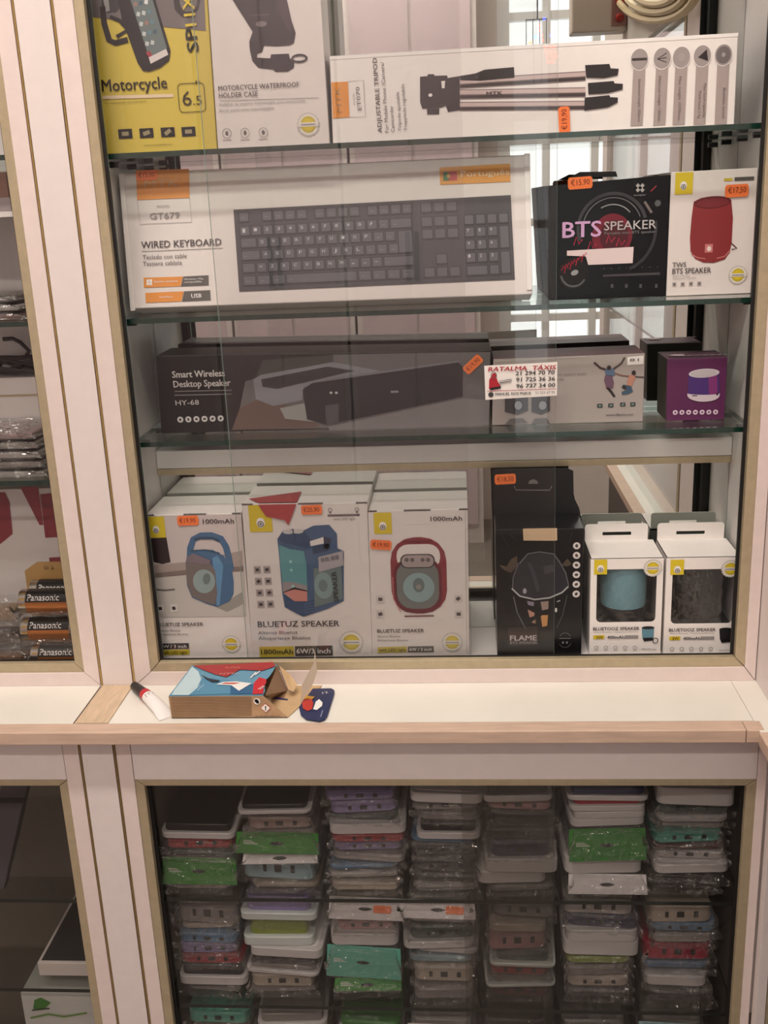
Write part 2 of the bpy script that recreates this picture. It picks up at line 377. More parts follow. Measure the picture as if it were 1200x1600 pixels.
b = MB(); b.prism([(-.4345, -.0945, ZL), (-.397, -.0945, ZL), (-.397, -.0015, ZL), (-.4345, -.0015, ZL)], (0, 0, .0016), WOODP); b.build('joint_plank', wt, wt, bevel=.0004)
b = MB(); b.box(-.4372, -.4357, -.0945, -.0015, ZL, ZL+.0003, GROOVE); b.build('joint_line', wt, wt)

# ================================================================== LOWER CABINETS
LY = -.09
LZ0, LZ1 = .06, zn
zb0 = on_y(LY, 700, 1219).z; zb1 = on_y(LY, 700, 1229).z
def lower_cabinet(label, xo0, xo1, xs0, xs1, xb0, xb1, xw0, xw1):
    r = thing('storage_cabinet', ((xo0+xo1)/2, 0, LZ0), label, 'cabinet')
    for x0, x1 in ((xo0, xs0), (xs1, xo1)):
        b = MB(); b.box(x0, x1, LY, LY+.018, LZ0, LZ1-.0005, LAMINATE); b.build('frame_stile', r, r, bevel=.0006)
    b = MB(); b.box(xs0+.0006, xs1-.0006, LY+.0005, LY+.018, zb0+.0006, LZ1-.0065, LAMW); b.build('top_panel', r, r, bevel=.0004)
    b = MB(); b.box(xs0+.0006, xs1-.0006, LY, LY+.018, LZ1-.006, LZ1-.0005, LAMINATE); b.build('top_strip', r, r)
    mitred(r, 'glazing_bead', (xs0, xs1, LZ0+.04, zb0), (xb0, xb1, LZ0+.05, zb1), LY+.0015, LY+.010, GOLD, 'lrt')
    mitred(r, 'gasket', (xb0-.006, xb1+.006, LZ0+.042, zb0-.003), (xb0+.0035, xb1-.0035, LZ0+.055, zb1-.003), LY+.0105, LY+.0125, GASK, 'lrt', 0, 0)
    b = MB(); b.box(xo0, xo1, LY, LY+.018, LZ0, LZ0+.04, LAMINATE); b.build('plinth_rail', r, r)
    for s, x in ((-1, xw0), (1, xw1)):
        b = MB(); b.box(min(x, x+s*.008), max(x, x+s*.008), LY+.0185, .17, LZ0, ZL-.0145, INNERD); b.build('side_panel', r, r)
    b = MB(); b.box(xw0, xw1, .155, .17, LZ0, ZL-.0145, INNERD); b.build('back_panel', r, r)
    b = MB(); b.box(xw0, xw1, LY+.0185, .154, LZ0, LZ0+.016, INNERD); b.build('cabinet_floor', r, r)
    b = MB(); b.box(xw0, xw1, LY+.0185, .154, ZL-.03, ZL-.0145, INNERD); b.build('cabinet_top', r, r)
    return r
LM = lower_cabinet('white lower cabinet with gold beading full of packed phone cases', -.3945, .3225, -.3772, .3128, -.3665, .3026, -.378, .313)
LL = lower_cabinet('white lower cabinet left of the post with dim glass', -1.25, -.4375, -1.23, -.4555, -1.22, -.466, -1.24, -.455)
pl = thing('cabinet_post', (-.4155, LY, LZ0), 'white laminate post with gold edging below the worktop', 'post')
b = MB(); b.box(-.4337, -.3975, LY-.001, LY+.03, LZ0, LZ1-.0006, LAMW); b.build('panel', pl, pl)
for x in (-.4356, -.3957):
    b = MB(); b.box(x-.0019, x+.0019, LY+.0005, LY+.03, LZ0, LZ1-.0006, GROOVE); e = b.build('edge_strip', pl, pl)
    b = MB(); b.tube([(x+.0004, LY-.0004, LZ0), (x+.0004, LY-.0004, LZ1-.0008)], .0010, GOLDL, 6); b.build('gold_lip', e, pl, smooth=True)
ZS1 = avg_z(-.072, [(280, 1404), (1150, 1408)]); ZS2 = avg_z(-.072, [(290, 1574), (1135, 1577)])
LSE = mat('dark_shelf_edge', (34, 40, 36), .3)
def lshelf(label, x0, x1, z):
    b = MB(); b.box(x0, x1, -.072, .150, z-.005, z, LSE, {2: LSHG, 3: LSHG, 1: LSHG}); return tag(b.build('glass_shelf'), label, 'shelf')
lshelf('upper glass shelf in the lower cabinet of phone cases', -.3775, .3125, ZS1)
lshelf('lower glass shelf in the lower cabinet of phone cases', -.3775, .3125, ZS2)
lshelf('upper glass shelf in the dim lower cabinet left of the post', -1.2395, -.4555, ZS1-.004)
lshelf('lower glass shelf in the dim lower cabinet left of the post', -1.2395, -.4555, ZS2+.02)
LPANE = glass('lower_pane', (241, 240, 239), .034)  # darker tint than the upper panes, put in to dim the contents
xs = on_y(-.076, 722, 1300).x; xs2 = on_y(-.07, 866, 1300).x
for x0, x1, y, lab in ((xs, .3045, -.0770, 'sliding glass pane over the right half of the phone case cabinet'), (-.3675, xs2, -.0815+.0095+.0005, 'sliding glass pane over the left half of the phone case cabinet')):
    pass
b = MB(); b.box(xs, .3045, -.0772, -.0752, LZ0+.042, zb0-.004, LPANE); tag(b.build('sliding_pane'), 'sliding glass pane over the right half of the phone case cabinet', 'glass pane')
b = MB(); b.box(-.3690, xs2, -.0748, -.0728, LZ0+.042, zb0-.004, LPANE); tag(b.build('sliding_pane'), 'sliding glass pane over the left half of the phone case cabinet', 'glass pane')
b = MB(); b.box(-1.2215, -.4630, -.0772, -.0752, LZ0+.042, zb0-.004, LPANE); tag(b.build('sliding_pane'), 'tinted glass pane of the lower cabinet left of the post', 'glass pane')

# ================================================================== CORNER CABINET (runs towards the viewer on the right)
cc = thing('corner_cabinet', (.42, -.5, 0), 'white cabinet meeting the display at the right corner', 'cabinet')
b = MB(); b.box(.3315, .345, -.20, .03, ZL+.0006, 1.50, LAMW); b.build('corner_panel', cc, cc)
b = MB(); b.box(.333, .345, -.207, -.2005, ZL+.0006, 1.50, GASK); b.build('gasket', cc, cc)
b = MB(); b.box(.3315, .345, -.222, -.2075, ZL+.0006, 1.50, GOLD); b.build('glazing_bead', cc, cc)
b = MB(); b.box(.3315, .345, -1.06, -.99, ZL+.0006, 1.50, LAMW); b.build('end_stile', cc, cc)
b = MB(); b.box(.338, .341, -.9895, -.2225, ZL+.0006, 1.50, PANE); b.build('pane', cc, cc)
b = MB(); b.box(.48, .49, -1.06, .03, ZL+.0006, 1.50, INNER); b.build('back_panel', cc, cc)
for z in (1.0, 1.24):
    b = MB(); b.box(.345, .478, -1.05, .02, z, z+.005, SHELFG, {4: SHELFE}); b.build('glass_shelf', cc, cc)
PLANK = mat('painted_plank', (206, 200, 192), .6, noise=.06, nscale=12, bump=.1)
for z0, z1 in ((1.503, 1.640), (1.6445, 1.80), (1.8045, 1.97), (1.9745, 2.14), (2.1445, 2.3)):
    b = MB(); b.box(.3315, .35, -1.06, -.001, z0, z1, PLANK); b.build('plank', cc, cc, bevel=.001)
b = MB(); b.box(.3505, .36, -1.06, -.001, 1.503, 2.3, GASK); b.build('plank_backing', cc, cc)
b = MB(); b.box(.3245, .3355, -.106, -.092, LZ0, zn-.0005, LAMW); b.build('lower_post', cc, cc, bevel=.0006)
b = MB(); b.box(.3360, .3395, -.106, -.092, LZ0, zn-.0005, GOLD); b.build('lower_edging', cc, cc)
b = MB(); b.box(.35, .355, -1.06, -.1065, LZ0, zn-.02, mat('lower_glass_in_shade', (18, 18, 20), .1)); b.build('lower_glass', cc, cc)  # the darkness beyond the corner is put into this opaque black
b = MB(); b.box(.3225, .36, -1.06, -.1065, zn-.02, zn-.0005, LAMW); b.build('lower_rail', cc, cc)
# fuse box and cables on the planks (seen in the mirror)
def mir(px, py, X, Ym=.16):
    p = on_x(X, px, py); return Vector((X, 2*Ym-p.y, p.z))
fb = thing('fuse_box', (.33, -.95, 1.62), 'grey white fuse box with two red lamps on the planks', 'fuse box')
YV = 2*.16+.75; a = on_y(YV, 893, 52); c = on_y(YV, 962, -60); FBM = mat('fuse_box_plastic', (196, 184, 174), .5)
b = MB(); b.box(a.x, .331, -.80, -.75, a.z, c.z, FBM); b.build('case', fb, fb, bevel=.003)
b = MB(); b.box(.331-.03, .3305, -.7495, -.7465, a.z+.008, a.z+.075, mat('lamp_plate', (150, 110, 104), .5)); b.build('lamp_plate', fb, fb, bevel=.001)
for dz in (.022, .05):
    b = MB(); b.lathe((.316, -.7465, a.z+dz), [(.008, 0), (.008, -.005), (.004, -.008)], mat('red_lens', (150, 40, 34), .2), 12, 'y'); b.build('lamp', fb, fb)
CABLE = mat('beige_cable', (196, 176, 140), .5)
for k, lab in enumerate(('outermost loop of beige cable under the fuse box planks', 'middle loop of beige cable beside the fuse box', 'innermost loop of beige cable beside the fuse box')):
    P = []
    for j in range(26):
        t = -.5+2*math.pi*j/25*.86; cx, cy = 1025, -22
        q = mir(cx+(66-14*k)*math.cos(t), cy+(54-13*k)*math.sin(t), .315-.004*k); P.append(q)
    b = MB(); b.tube(P, .006, CABLE, 7); tag(b.build('cable', smooth=True), lab, 'cable', 'cable loops on the planks')
# small light decoration that shows in the glass
def pane_refl(px, py, Yobj, Yp=.0135):
    p = on_y(Yp, px, py); d = ray(px, py); d = Vector((d.x, -d.y, d.z)); return p+d*((Yobj-p.y)/d.y)
ld = thing('light_decoration', pane_refl(855, 60, -1.6), 'small red and blue light decoration hanging in the shop', 'decoration')
c0 = pane_refl(855, 60, -1.6); RED = mat('red_led', (255, 70, 50), .3, emit=26.0); BLU = mat('blue_led', (60, 90, 255), .3, emit=30.0)
for dx in (-.03, -.012, .006, .024):
    b = MB(); b.tube([(c0.x+dx, -1.619, c0.z-.10), (c0.x+dx, -1.619, c0.z+.09)], .0011, BLACK, 5); b.build('wire', ld, ld)
b = MB(); b.tube([(c0.x-.032, -1.619, c0.z+.09), (c0.x+.026, -1.619, c0.z+.09)], .0016, BLACK, 5); b.build('top_bar', ld, ld)
for px, py, m in [(842, 38, RED), (845, 46, RED), (847, 54, RED), (848, 62, RED), (876, 58, RED), (851, 28, BLU), (862, 54, BLU), (864, 52, BLU)]+[(852+7*(i % 3)+(i//3)*2, 72+8*(i//3), RED) for i in range(11)]:
    q = pane_refl(px, py, -1.615); b = MB(); b.lathe((q.x, q.y-.004, q.z), [(.0005, 0), (.0035, .002), (.0045, .005), (.0035, .008), (.0005, .010)], m, 8, 'y'); b.build('led', ld, ld)
b = MB(); b.tube([(c0.x, -1.619, c0.z+.09), (c0.x, -1.619, RZ1)], .002, BLACK, 5); b.build('hanging_wire', ld, ld)

# paper scrap on the middle rail
zr0 = on_y(.113, 700, 694).z; ps = [on_z(zr0+.0006, *p) for p in ((884, 691), (893, 687), (906, 686), (911, 689), (903, 693), (890, 694))]
dy = max(0, .116-min(p.y for p in ps)); ps = [p+Vector((0, dy, 0)) for p in ps]
b = MB(); b.prism(ps, (0, 0, .0004), ink(214, 206, 202)); tag(b.build('paper_scrap'), 'small torn paper scrap lying on the middle rail', 'paper')

# ================================================================== BOXED GOODS
def cv(ox, oy, s): return lambda x, y: (ox+x/s, oy+y/s)
def carton(name, label, q, Y, depth, z0, m, sides=None, lean=None, group=None, cat='box', bevel=.0007, top=None):
    """q: top-left, top-right, bottom-right, bottom-left of the front panel as seen; it stands at depth Y on z0."""
    C = [on_y(Y, *p) for p in q]; tl, tr, br, bl = C; bl.z = br.z = z0+.0003
    if sum(p.x for p in C)/4 > -.4:
        for p in C: p.x = max(-.3742, min(.3192, p.x))      # stay between the side panels
    root = thing(name, ((bl.x+br.x)/2, Y+depth/2, z0), label, cat, group)
    D = Vector((0, depth, 0)); b = MB(); sd = sides or m
    b.hexa([bl, br, tr, tl, bl+D, br+D, tr+D, tl+D], sd, {0: m, 2: top or sd}); b.build('carton', root, root, bevel=bevel)
    return root, front_face(Y), C
def part(root, name, parent=None):
    mb = MB()
    def done(label=None, **k):
        o = mb.build(name, parent or root, root, **k)
        if label: o['label'] = label
        return o
    return mb, done
def sticker(root, f, x, y, w, h, text, lvl=6, ang=0, hexa=True, wear=0):
    b, d = part(root, 'price_sticker')
    o = [(-w/2, -h*.3), (-w*.44, -h/2), (w*.44, -h/2), (w/2, -h*.3), (w/2, h*.3), (w*.44, h/2), (-w*.44, h/2), (-w/2, h*.3)]
    b.poly(f.local(x, y, o, lvl, ang), STICK); s = d('orange price sticker')
    if text:
        b, d = part(root, 'lettering', s); ca, sa = math.cos(math.radians(ang)), math.sin(math.radians(ang))
        dx, dy = -w*.38, -h*.22
        f.txt(b, text, x+dx*ca-dy*sa, y-(dx*sa+dy*ca), w*.76, h*.46, ink(120, 40, 24), lvl+1, ang); d()
def badge(root, f, x, y, r, name='seal'):
    b, d = part(root, name); n = 40
    b.poly(f.local(x, y, [((r*(1 if k % 2 else .9))*math.cos(2*math.pi*k/n), (r*(1 if k % 2 else .9))*math.sin(2*math.pi*k/n)) for k in range(n)], 1), ink(196, 190, 182))
    f.ell(b, x, y, r*.84, r*.84, ink(226, 220, 210), 2); f.ell(b, x, y, r*.66, r*.66, YEL2, 3); f.ell(b, x, y, r*.5, r*.5, YEL, 4)
    f.rect(b, x, y, r*1.7, r*.34, ink(222, 216, 208), 5); f.rect(b, x, y, r*1.2, r*.10, LGREY, 6); d('yellow and silver round seal')
def droplet(root, f, k0, k1, dx, dy, s, q=None, lvl=1):
    b, d = part(root, 'logo_square'); (x0, y0), (x1, y1) = k0, k1
    f.rect(b, (x0+x1)/2, (y0+y1)/2, x1-x0, y1-y0, YEL, lvl)
    b.poly(f.local(dx, dy, [(s*.5*math.sin(a)*(1 if math.cos(a) < .2 else .8), s*(.5*-math.cos(a)+(0 if abs(a) < 2.2 else .18))) for a in [2*math.pi*k/16-math.pi for k in range(16)]], lvl+1), WHITE)
    f.ring(b, dx, dy+s*.05, s*.36, s*.36, s*.12, GREY, lvl+2, n=12); f.ell(b, dx, dy+s*.05, s*.14, s*.14, GREY, lvl+2, n=8); d('yellow square logo with a drop')
def icons(root, f, pts, w, h, m1, m2, rnd=False, name='icon_row', lvl=1):
    b, d = part(root, name)
    for i, (x, y) in enumerate(pts):
        if rnd: f.ell(b, x, y, w/2, h/2, m1, lvl, n=14); f.ell(b, x, y, w*.2, h*.26, m2, lvl+1, ang=30*i, n=8)
        else:
            f.rect(b, x, y, w, h, m1, lvl); f.rect(b, x, y, w*.5, h*.42, m2, lvl+1, ang=17*(i % 3))
    return d()
def words(root, f, rows, name='lettering', parent=None):
    b, d = part(root, name, parent)
    for (t, x, y, w, h, m, *o) in rows:
        kw = o[0] if o else {}; f.txt(b, t, x, y, w, h, m, kw.get('lvl', 3), kw.get('ang', 0), kw.get('bold', 0), kw.get('slant', 0))
    return d()
def band(root, f, pts, m, name='print_band', lvl=1):
    b, d = part(root, name); f.quad(b, pts, m, lvl); return d()
def top_slot(root, f, C, t0, t1):
    """tuck flap slots on a carton's top front edge"""
    tl, tr = C[0], C[1]; b = MB()
    for a, c in ((.0, .09), (t0, t1), (.91, 1.0)):
        p, q = tl.lerp(tr, a), tl.lerp(tr, c); n = Vector((0, -.0004, 0)); u = Vector((0, 0, -.0011))
        b.poly([p+n, q+n, q+n+u, p+n+u], ink(70, 60, 56))
        n = Vector((0, 0, .0004)); u = Vector((0, .0013, 0)); b.poly([p+n, q+n, q+n+u, p+n+u], ink(70, 60, 56))
    b.build('flap_slot', root, root)

# ---------------------------------------------------------------- top shelf
Y1 = .046
k = cv(130, 0, 5.714)
r, f, C = carton('accessory_box', 'yellow motorcycle phone holder box on the top glass shelf', [(128, -58), (319, -66), (339, 233), (161.5, 239)], Y1, .06, Z1, ink(204, 182, 78), ink(214, 194, 70))
b, d = part(r, 'product_picture')
f.quad(b, [k(-15, -300), k(1070, -300), k(1095, 275), k(715, 240), k(350, 185), k(40, 150)], ink(112, 104, 104), 0)
f.quad(b, [k(170, -60), k(330, -60), k(340, 60), k(300, 110), k(220, 120), k(165, 60)], ink(60, 58, 60), 1)
f.quad(b, [k(175, -30), k(225, -30), k(240, 95), k(205, 108)], ink(150, 148, 146), 2)
f.line(b, [k(175, 60), k(190, 210), k(235, 360), k(290, 385), k(400, 355)], 9, ink(36, 33, 34), 2)
f.line(b, [k(240, 150), k(330, 185), k(395, 270), k(300, 330)], 6, ink(40, 37, 38), 2)
f.quad(b, [k(300, -60), k(630, -60), k(690, 150), k(782, 455), k(770, 540), k(690, 605), k(590, 640), k(535, 632), k(490, 565), k(430, 400), k(350, 180)], ink(34, 32, 33), 3)
f.quad(b, [k(405, -60), k(605, -60), k(752, 436), k(590, 512)], ink(104, 116, 116), 4)
for i in range(14):
    x, y = 470+(i % 3)*48+(i//3)*26, 40+(i//3)*88+(i % 3)*-10; f.rect(b, *k(x, y), 5.5, 6, ink(*random.choice([(190, 196, 194), (70, 96, 110), (150, 120, 110), (216, 218, 214), (96, 130, 140)])), 5, -18)
f.quad(b, [k(560, 470), k(600, 455), k(620, 500), k(590, 512)], ink(160, 60, 70), 5)
f.quad(b, [k(588, 514), k(744, 438), k(764, 490), k(606, 572)], ink(212, 202, 200), 5)
f.quad(b, [k(800, -60), k(1060, -60), k(1030, 90), k(960, 150), k(890, 160), k(820, 90)], ink(52, 48, 48), 1)
f.ell(b, *k(940, 10), 14, 16, ink(110, 104, 100), 2)
for v_ in b.v: v_.x = max(v_.x, -.3738)
d()
words(r, f, [('Motorcycle', *k(175, 818), 590/5.714, 96/5.714, ink(40, 32, 20), dict(bold=.014))], 'title_lettering')
band(r, f, [k(175, 856), k(805, 838), k(805, 868), k(175, 886)], ink(222, 200, 170))
words(r, f, [('for waterproof case and stand', *k(198, 930), 375/5.714, 2.6, ink(120, 104, 30)), ('www.vozzte.eu', *k(545, 1306), 260/5.714, 2.8, ink(110, 96, 40))], 'small_lettering')
words(r, f, [('SP', *k(1035, 458), 190/5.714, 105/5.714*.95, ink(40, 34, 22), dict(ang=93, bold=.03)), ('11X', *k(1015, 228), 250/5.714, 105/5.714*.95, ink(216, 190, 70), dict(ang=93, bold=.02, lvl=6))], 'model_lettering')
b, d = part(r, 'size_mark'); f.frame(b, *k(970, 872), 43, 43, 7, 1.2, ink(90, 76, 20), 2)
f.txt(b, '6', *k(892, 945), 14.5, 21, ink(60, 50, 16), 2); f.txt(b, '.5', *k(985, 937), 14, 13, ink(60, 50, 16), 2); f.txt(b, '"', *k(1012, 815), 6, 15, ink(60, 50, 16), 2); d()
icons(r, f, [k(378, 1195), k(567, 1188), k(757, 1180), k(942, 1175)], 22, 14, BLACK, ink(150, 140, 110))

k = cv(320, 0, 5.714)
r, f, C = carton('accessory_box', 'white motorcycle waterproof holder case box beside the yellow box', [(320.5, -66), (497, -72), (515, 225), (340.5, 231)], Y1, .06, Z1, CARTON, CARTONW)
b, d = part(r, 'product_picture')
f.quad(b, [k(215, -200), k(640, -200), k(690, 0), k(770, 170), k(812, 295), k(795, 385), k(760, 405), k(640, 413), k(530, 408), k(512, 465), k(470, 480), k(468, 515), k(585, 522), k(592, 486), k(752, 480), k(760, 520), k(800, 555), k(795, 605), k(740, 640), k(632, 642), k(612, 622), k(480, 606), k(425, 545), k(402, 440), k(398, 370), k(428, 285), k(250, 0)], ink(44, 38, 42), 1)
f.quad(b, [k(640, -200), k(690, -200), k(790, 250), k(760, 300), k(640, 60)], ink(62, 52, 58), 2)
f.line(b, [k(400, 140), k(580, 130)], 1.2, ink(96, 84, 90), 2); f.ell(b, *k(505, 215), 9, 4, ink(120, 110, 112), 2)
f.ring(b, *k(845, 522), 13, 6.6, 3.2, ink(50, 44, 46), 2); d()
words(r, f, [('MOTORCYCLE WATERPROOF', *k(125, 812), 725/5.714, 7, ink(96, 86, 86), dict(bold=.012)), ('HOLDER CASE', *k(130, 876), 350/5.714, 7, ink(96, 86, 86), dict(bold=.012))], 'title_lettering')
words(r, f, [('FUNDA de soporte impermeable para motocicleta', *k(135, 948), 770/5.714, 4, LGREY), ('Borsa porta moto impermeabile', *k(135, 1000), 490/5.714, 4, LGREY)], 'small_lettering')
band(r, f, [k(135, 898), k(1020, 870), k(1020, 875), k(135, 903)], LGREY)
b, d = part(r, 'icon_row')
for x, y in ((198, 1190), (360, 1186), (523, 1182)): f.ring(b, *k(x, y), 7.3, 7.3, .8, LGREY, 1); f.ell(b, *k(x, y), 2.6, 3.4, GREY, 1, n=8); f.rect(b, *k(x, y+60), 14, 1, LGREY, 1)
d(); badge(r, f, *k(925, 1112), 18.5)

k = cv(510, 60, 4.0); g = cv(800, 0, 3.158)
r, f, C = carton('tripod_box', 'long white box with a folded tripod printed on it, top shelf', [(515, 88.5), (1153.5, 52), (1147, 195), (520, 225)], Y1+.004, .085, Z1, CARTONW, ink(52, 46, 46), top=CARTONW)
b, d = part(r, 'logo_label'); f.quad(b, [k(30, 275), k(135, 270), k(145, 492), k(40, 500)], ink(226, 146, 60), 1)
f.line(b, [k(135, 270), k(232, 262), k(245, 490), k(145, 492)], .8, LGREY, 1); d('orange logo label')
words(r, f, [('MTK', *k(100, 465), 150/4, 34/4, ink(176, 134, 96), dict(ang=93, slant=.2)), ('MODEL', *k(182, 415), 70/4, 3, LGREY, dict(ang=93)), ('ET070', *k(220, 447), 135/4, 24/4, GREY, dict(ang=93))], 'logo_lettering')
words(r, f, [('ADJUSTABLE TRIPOD', *k(348, 588), 108, 6.4, ink(70, 62, 62), dict(ang=92, bold=.014))], 'title_lettering')
words(r, f, [('For Mobile Phone /Camera/', *k(390, 588), 102, 5.6, ink(96, 88, 88), dict(ang=92)), ('Camcorder', *k(427, 586), 39, 5.4, ink(96, 88, 88), dict(ang=92)),
             ('Trípode ajustable', *k(470, 578), 57, 5, ink(110, 102, 102), dict(ang=92)), ('Treppiede regolabile', *k(505, 576), 68, 5, ink(110, 102, 102), dict(ang=92))], 'small_lettering')
b, d = part(r, 'product_picture'); DK = ink(38, 33, 34); SV = ink(196, 176, 172); SV2 = ink(132, 114, 112)
f.quad(b, [k(585, 240), k(632, 236), k(634, 224), k(672, 224), k(676, 234), k(755, 232), k(758, 248), k(832, 236), k(836, 448), k(760, 460), k(745, 420), k(722, 432), k(600, 440), k(586, 400)], DK, 1)
f.quad(b, [k(628, 440), k(706, 436), k(704, 474), k(630, 476)], DK, 1); f.quad(b, [k(718, 268), k(742, 266), k(738, 312), k(722, 312)], CARTONW, 2); f.ell(b, *k(650, 355), 3.2, 2.6, CARTONW, 2, n=10)
for (ya, yb, h) in ((283, 365, 15), (350, 445, 15), (425, 510, 14)):
    xa, y0 = k(834, ya); xb, y1 = g(362, yb); y1 -= h/2
    y1 = yb/3.158-h/2+3
    for dy, hh, m in ((0, h, SV2), (1.6, h*.42, SV), (h*.62, h*.30, ink(64, 54, 54))):
        f.quad(b, [(xa, y0+dy-h/2), (xb, y1+dy), (xb, y1+dy+hh), (xa, y0+dy+hh-h/2)], m, 1 if hh == h else 2)
f.quad(b, [k(832, 236), k(930, 220), k(990, 196), k(1172, 180), k(1176, 246), k(960, 266), k(836, 262)], DK, 3)
for pts in ([(360, 322), (480, 316), (486, 338), (526, 340), (520, 372), (452, 386), (366, 384)], [(374, 410), (500, 400), (506, 412), (546, 414), (544, 442), (472, 460), (376, 466)], [(358, 482), (480, 470), (484, 480), (522, 482), (520, 506), (474, 530), (356, 546)]):
    f.quad(b, [g(*p) for p in pts], DK, 3)
d(); words(r, f, [('MTK', *k(1000, 356), 25, 5, DK, dict(bold=.02, lvl=4))], 'leg_lettering')
b, d = part(r, 'feature_bars'); GB = ink(168, 154, 150)
for i, (x, y) in enumerate(((628, 293), (740, 288), (835, 283), (938, 276), (1042, 271))):
    f.quad(b, [g(x-30, y+46), g(x+30, y+45), g(x+16, 618-i*2), g(x-44, 622-i*2)], GB, 1); f.ell(b, *g(x, y), 14.6, 16.6, WHITE, 2); f.ell(b, *g(x, y), 13.2, 15.2, ink(158, 148, 146), 3)
    if i == 0: f.rect(b, *g(x, y), 23, 3.5, ink(60, 52, 52), 4)
    if i == 1: [f.line(b, [g(x-24, y+4), g(x+22, y+e)], 1.2, ink(70, 62, 62), 4) for e in (-26, -4, 20)]
    if i == 3: f.quad(b, [g(x-22, y+8), g(x+22, y-32), g(x+28, y+26)], ink(40, 36, 36), 4)
    if i == 4: f.ell(b, *g(x, y), 11, 12.5, ink(112, 104, 104), 4); f.ell(b, *g(x, y), 3, 3.4, ink(160, 152, 150), 5, n=10)
    if i == 2: f.ell(b, *g(x, y), 5, 6, ink(166, 156, 154), 4)
d('grey feature bars with round icons')
words(r, f, [(t, *g(x, y), w, 4.2, ink(120, 108, 106), dict(ang=271)) for t, x, y, w in (('Extended height 350mm', 622, 392, 62), ('Minimum height 130mm', 722, 376, 66), ('Max height 1070mm', 822, 378, 64), ('Max load capacity', 945, 412, 50), ('Fluid head 3 kg', 920, 450, 40), ('Bubble level', 1040, 434, 44))], 'feature_lettering')
sticker(r, f, *g(257, 592), 39, 17.5, '€19,90', 6, 93)
b = MB(); tl, tr = C[0], C[1]; b.hexa([tl+Vector((0, -.0004, -.003)), tr+Vector((0, -.0004, -.003)), tr+Vector((0, -.0004, .0004)), tl+Vector((0, -.0004, .0004)), tl+Vector((0, .004, -.003)), tr+Vector((0, .004, -.003)), tr+Vector((0, .004, .0004)), tl+Vector((0, .004, .0004))], WHITE); b.build('lid_highlight', r, r)  # white strip painting the bright highlight along the lid's edge

# ---------------------------------------------------------------- keyboard box (leans back on its rear edge)
LEAN = math.radians(14); TH = .040
yb = max(.04, min(.068, on_z(Z2+.0003+TH*math.sin(LEAN), 520, 471).y))
zb_ = Z2+.0003+TH*math.sin(LEAN)
f = Face((0, yb, zb_), (0, -math.cos(LEAN), math.sin(LEAN)), (1, 0, 0), (0, math.sin(LEAN), math.cos(LEAN)))
bl, br, tl, tr = f.hit(205, 487), f.hit(832, 454), f.hit(186, 272), f.hit(828, 240)
off = -f.N*.0005
bl, br, tl, tr = [Vector(p)+off for p in (bl, br, tl, tr)]
zz = Vector((0, yb, zb_)); bl = Vector((bl.x, zz.y, zz.z)); br = Vector((br.x, zz.y, zz.z))
hh = ((tl-bl).dot(f.V)+(tr-br).dot(f.V))/2
tl = Vector((tl.x, 0, 0))+f.V*hh+Vector((0, yb, zb_)); tr = Vector((tr.x, 0, 0))+f.V*hh+Vector((0, yb, zb_))
r = thing('keyboard_box', ((bl.x+br.x)/2, yb, Z2), 'wide white wired keyboard box leaning back on the middle shelf', 'box')
b = MB(); D = -f.N*TH; b.hexa([bl, br, tr, tl, bl+D, br+D, tr+D, tl+D], CARTON, {5: ink(150, 128, 112)}); b.build('carton', r, r, bevel=.0012)
k = cv(180, 230, 5.925); g = cv(600, 230, 4.615)
for pts, nm in (([(186, 272), (194, 271.5), (212, 485.5), (204.5, 486.5)], 'lid_rim'), ([(819, 240.5), (828, 240.5), (831.5, 453), (823, 454)], 'lid_rim')):
    b, d = part(r, nm); b.prism([f.hit(x, y, 0) for x, y in pts], f.N*.0012, CARTONW); d(bevel=.0004)
b, d = part(r, 'logo_label'); f.quad(b, [k(195, 215), k(685, 203), k(690, 470), k(205, 490)], ink(220, 142, 62), 1)
f.line(b, [k(205, 490), k(235, 715), k(710, 695), k(690, 470)], .7, LGREY, 1); d('orange logo label')
words(r, f, [('MTK', *k(265, 385), 330/5.925, 75/5.925, ink(206, 160, 110), dict(slant=.2)), ('MODEL', *k(390, 562), 21, 3.6, LGREY), ('GT679', *k(325, 668), 47, 9, LGREY, dict(bold=.015))], 'logo_lettering')
words(r, f, [('WIRED KEYBOARD', *k(245, 938), 127, 10.2, ink(74, 66, 66), dict(bold=.014))], 'title_lettering')
words(r, f, [('Teclado con cable', *k(258, 1042), 70, 6.8, ink(100, 92, 92)), ('Tastiera cablata', *k(260, 1102), 62, 6.8, ink(100, 92, 92))], 'small_lettering')
band(r, f, [k(250, 963), k(996, 932), k(996, 938), k(250, 969)], LGREY)
b, d = part(r, 'feature_bars'); OR = ink(222, 142, 56); DG = ink(88, 84, 80)
f.quad(b, [k(265, 1210), k(628, 1198), k(606, 1288), k(268, 1302)], OR, 1); f.quad(b, [k(632, 1198), k(865, 1186), k(868, 1280), k(610, 1290)], DG, 1)
f.quad(b, [k(280, 1350), k(636, 1335), k(614, 1428), k(286, 1442)], OR, 1); f.quad(b, [k(640, 1335), k(880, 1324), k(886, 1418), k(620, 1430)], DG, 1)
for dx in (0, 1):
    for dy in (0, 1): f.rect(b, *k(304+dx*28, 1238+dy*28), 4.2, 4.2, WHITE, 2)
d(); words(r, f, [('Sistema operativo', *k(362, 1256), 38, 3.2, WHITE), ('Windows / Mac', *k(640, 1232), 31, 2.6, WHITE), ('compatible', *k(640, 1258), 28, 2.6, WHITE), ('Interface', *k(415, 1398), 20, 3.2, WHITE), ('USB', *k(708, 1396), 16, 6, WHITE, dict(bold=.02))], 'bar_lettering')
b, d = part(r, 'language_label'); f.quad(b, [g(400, 148), g(908, 120), g(912, 250), g(405, 272)], ink(218, 150, 56), 1)
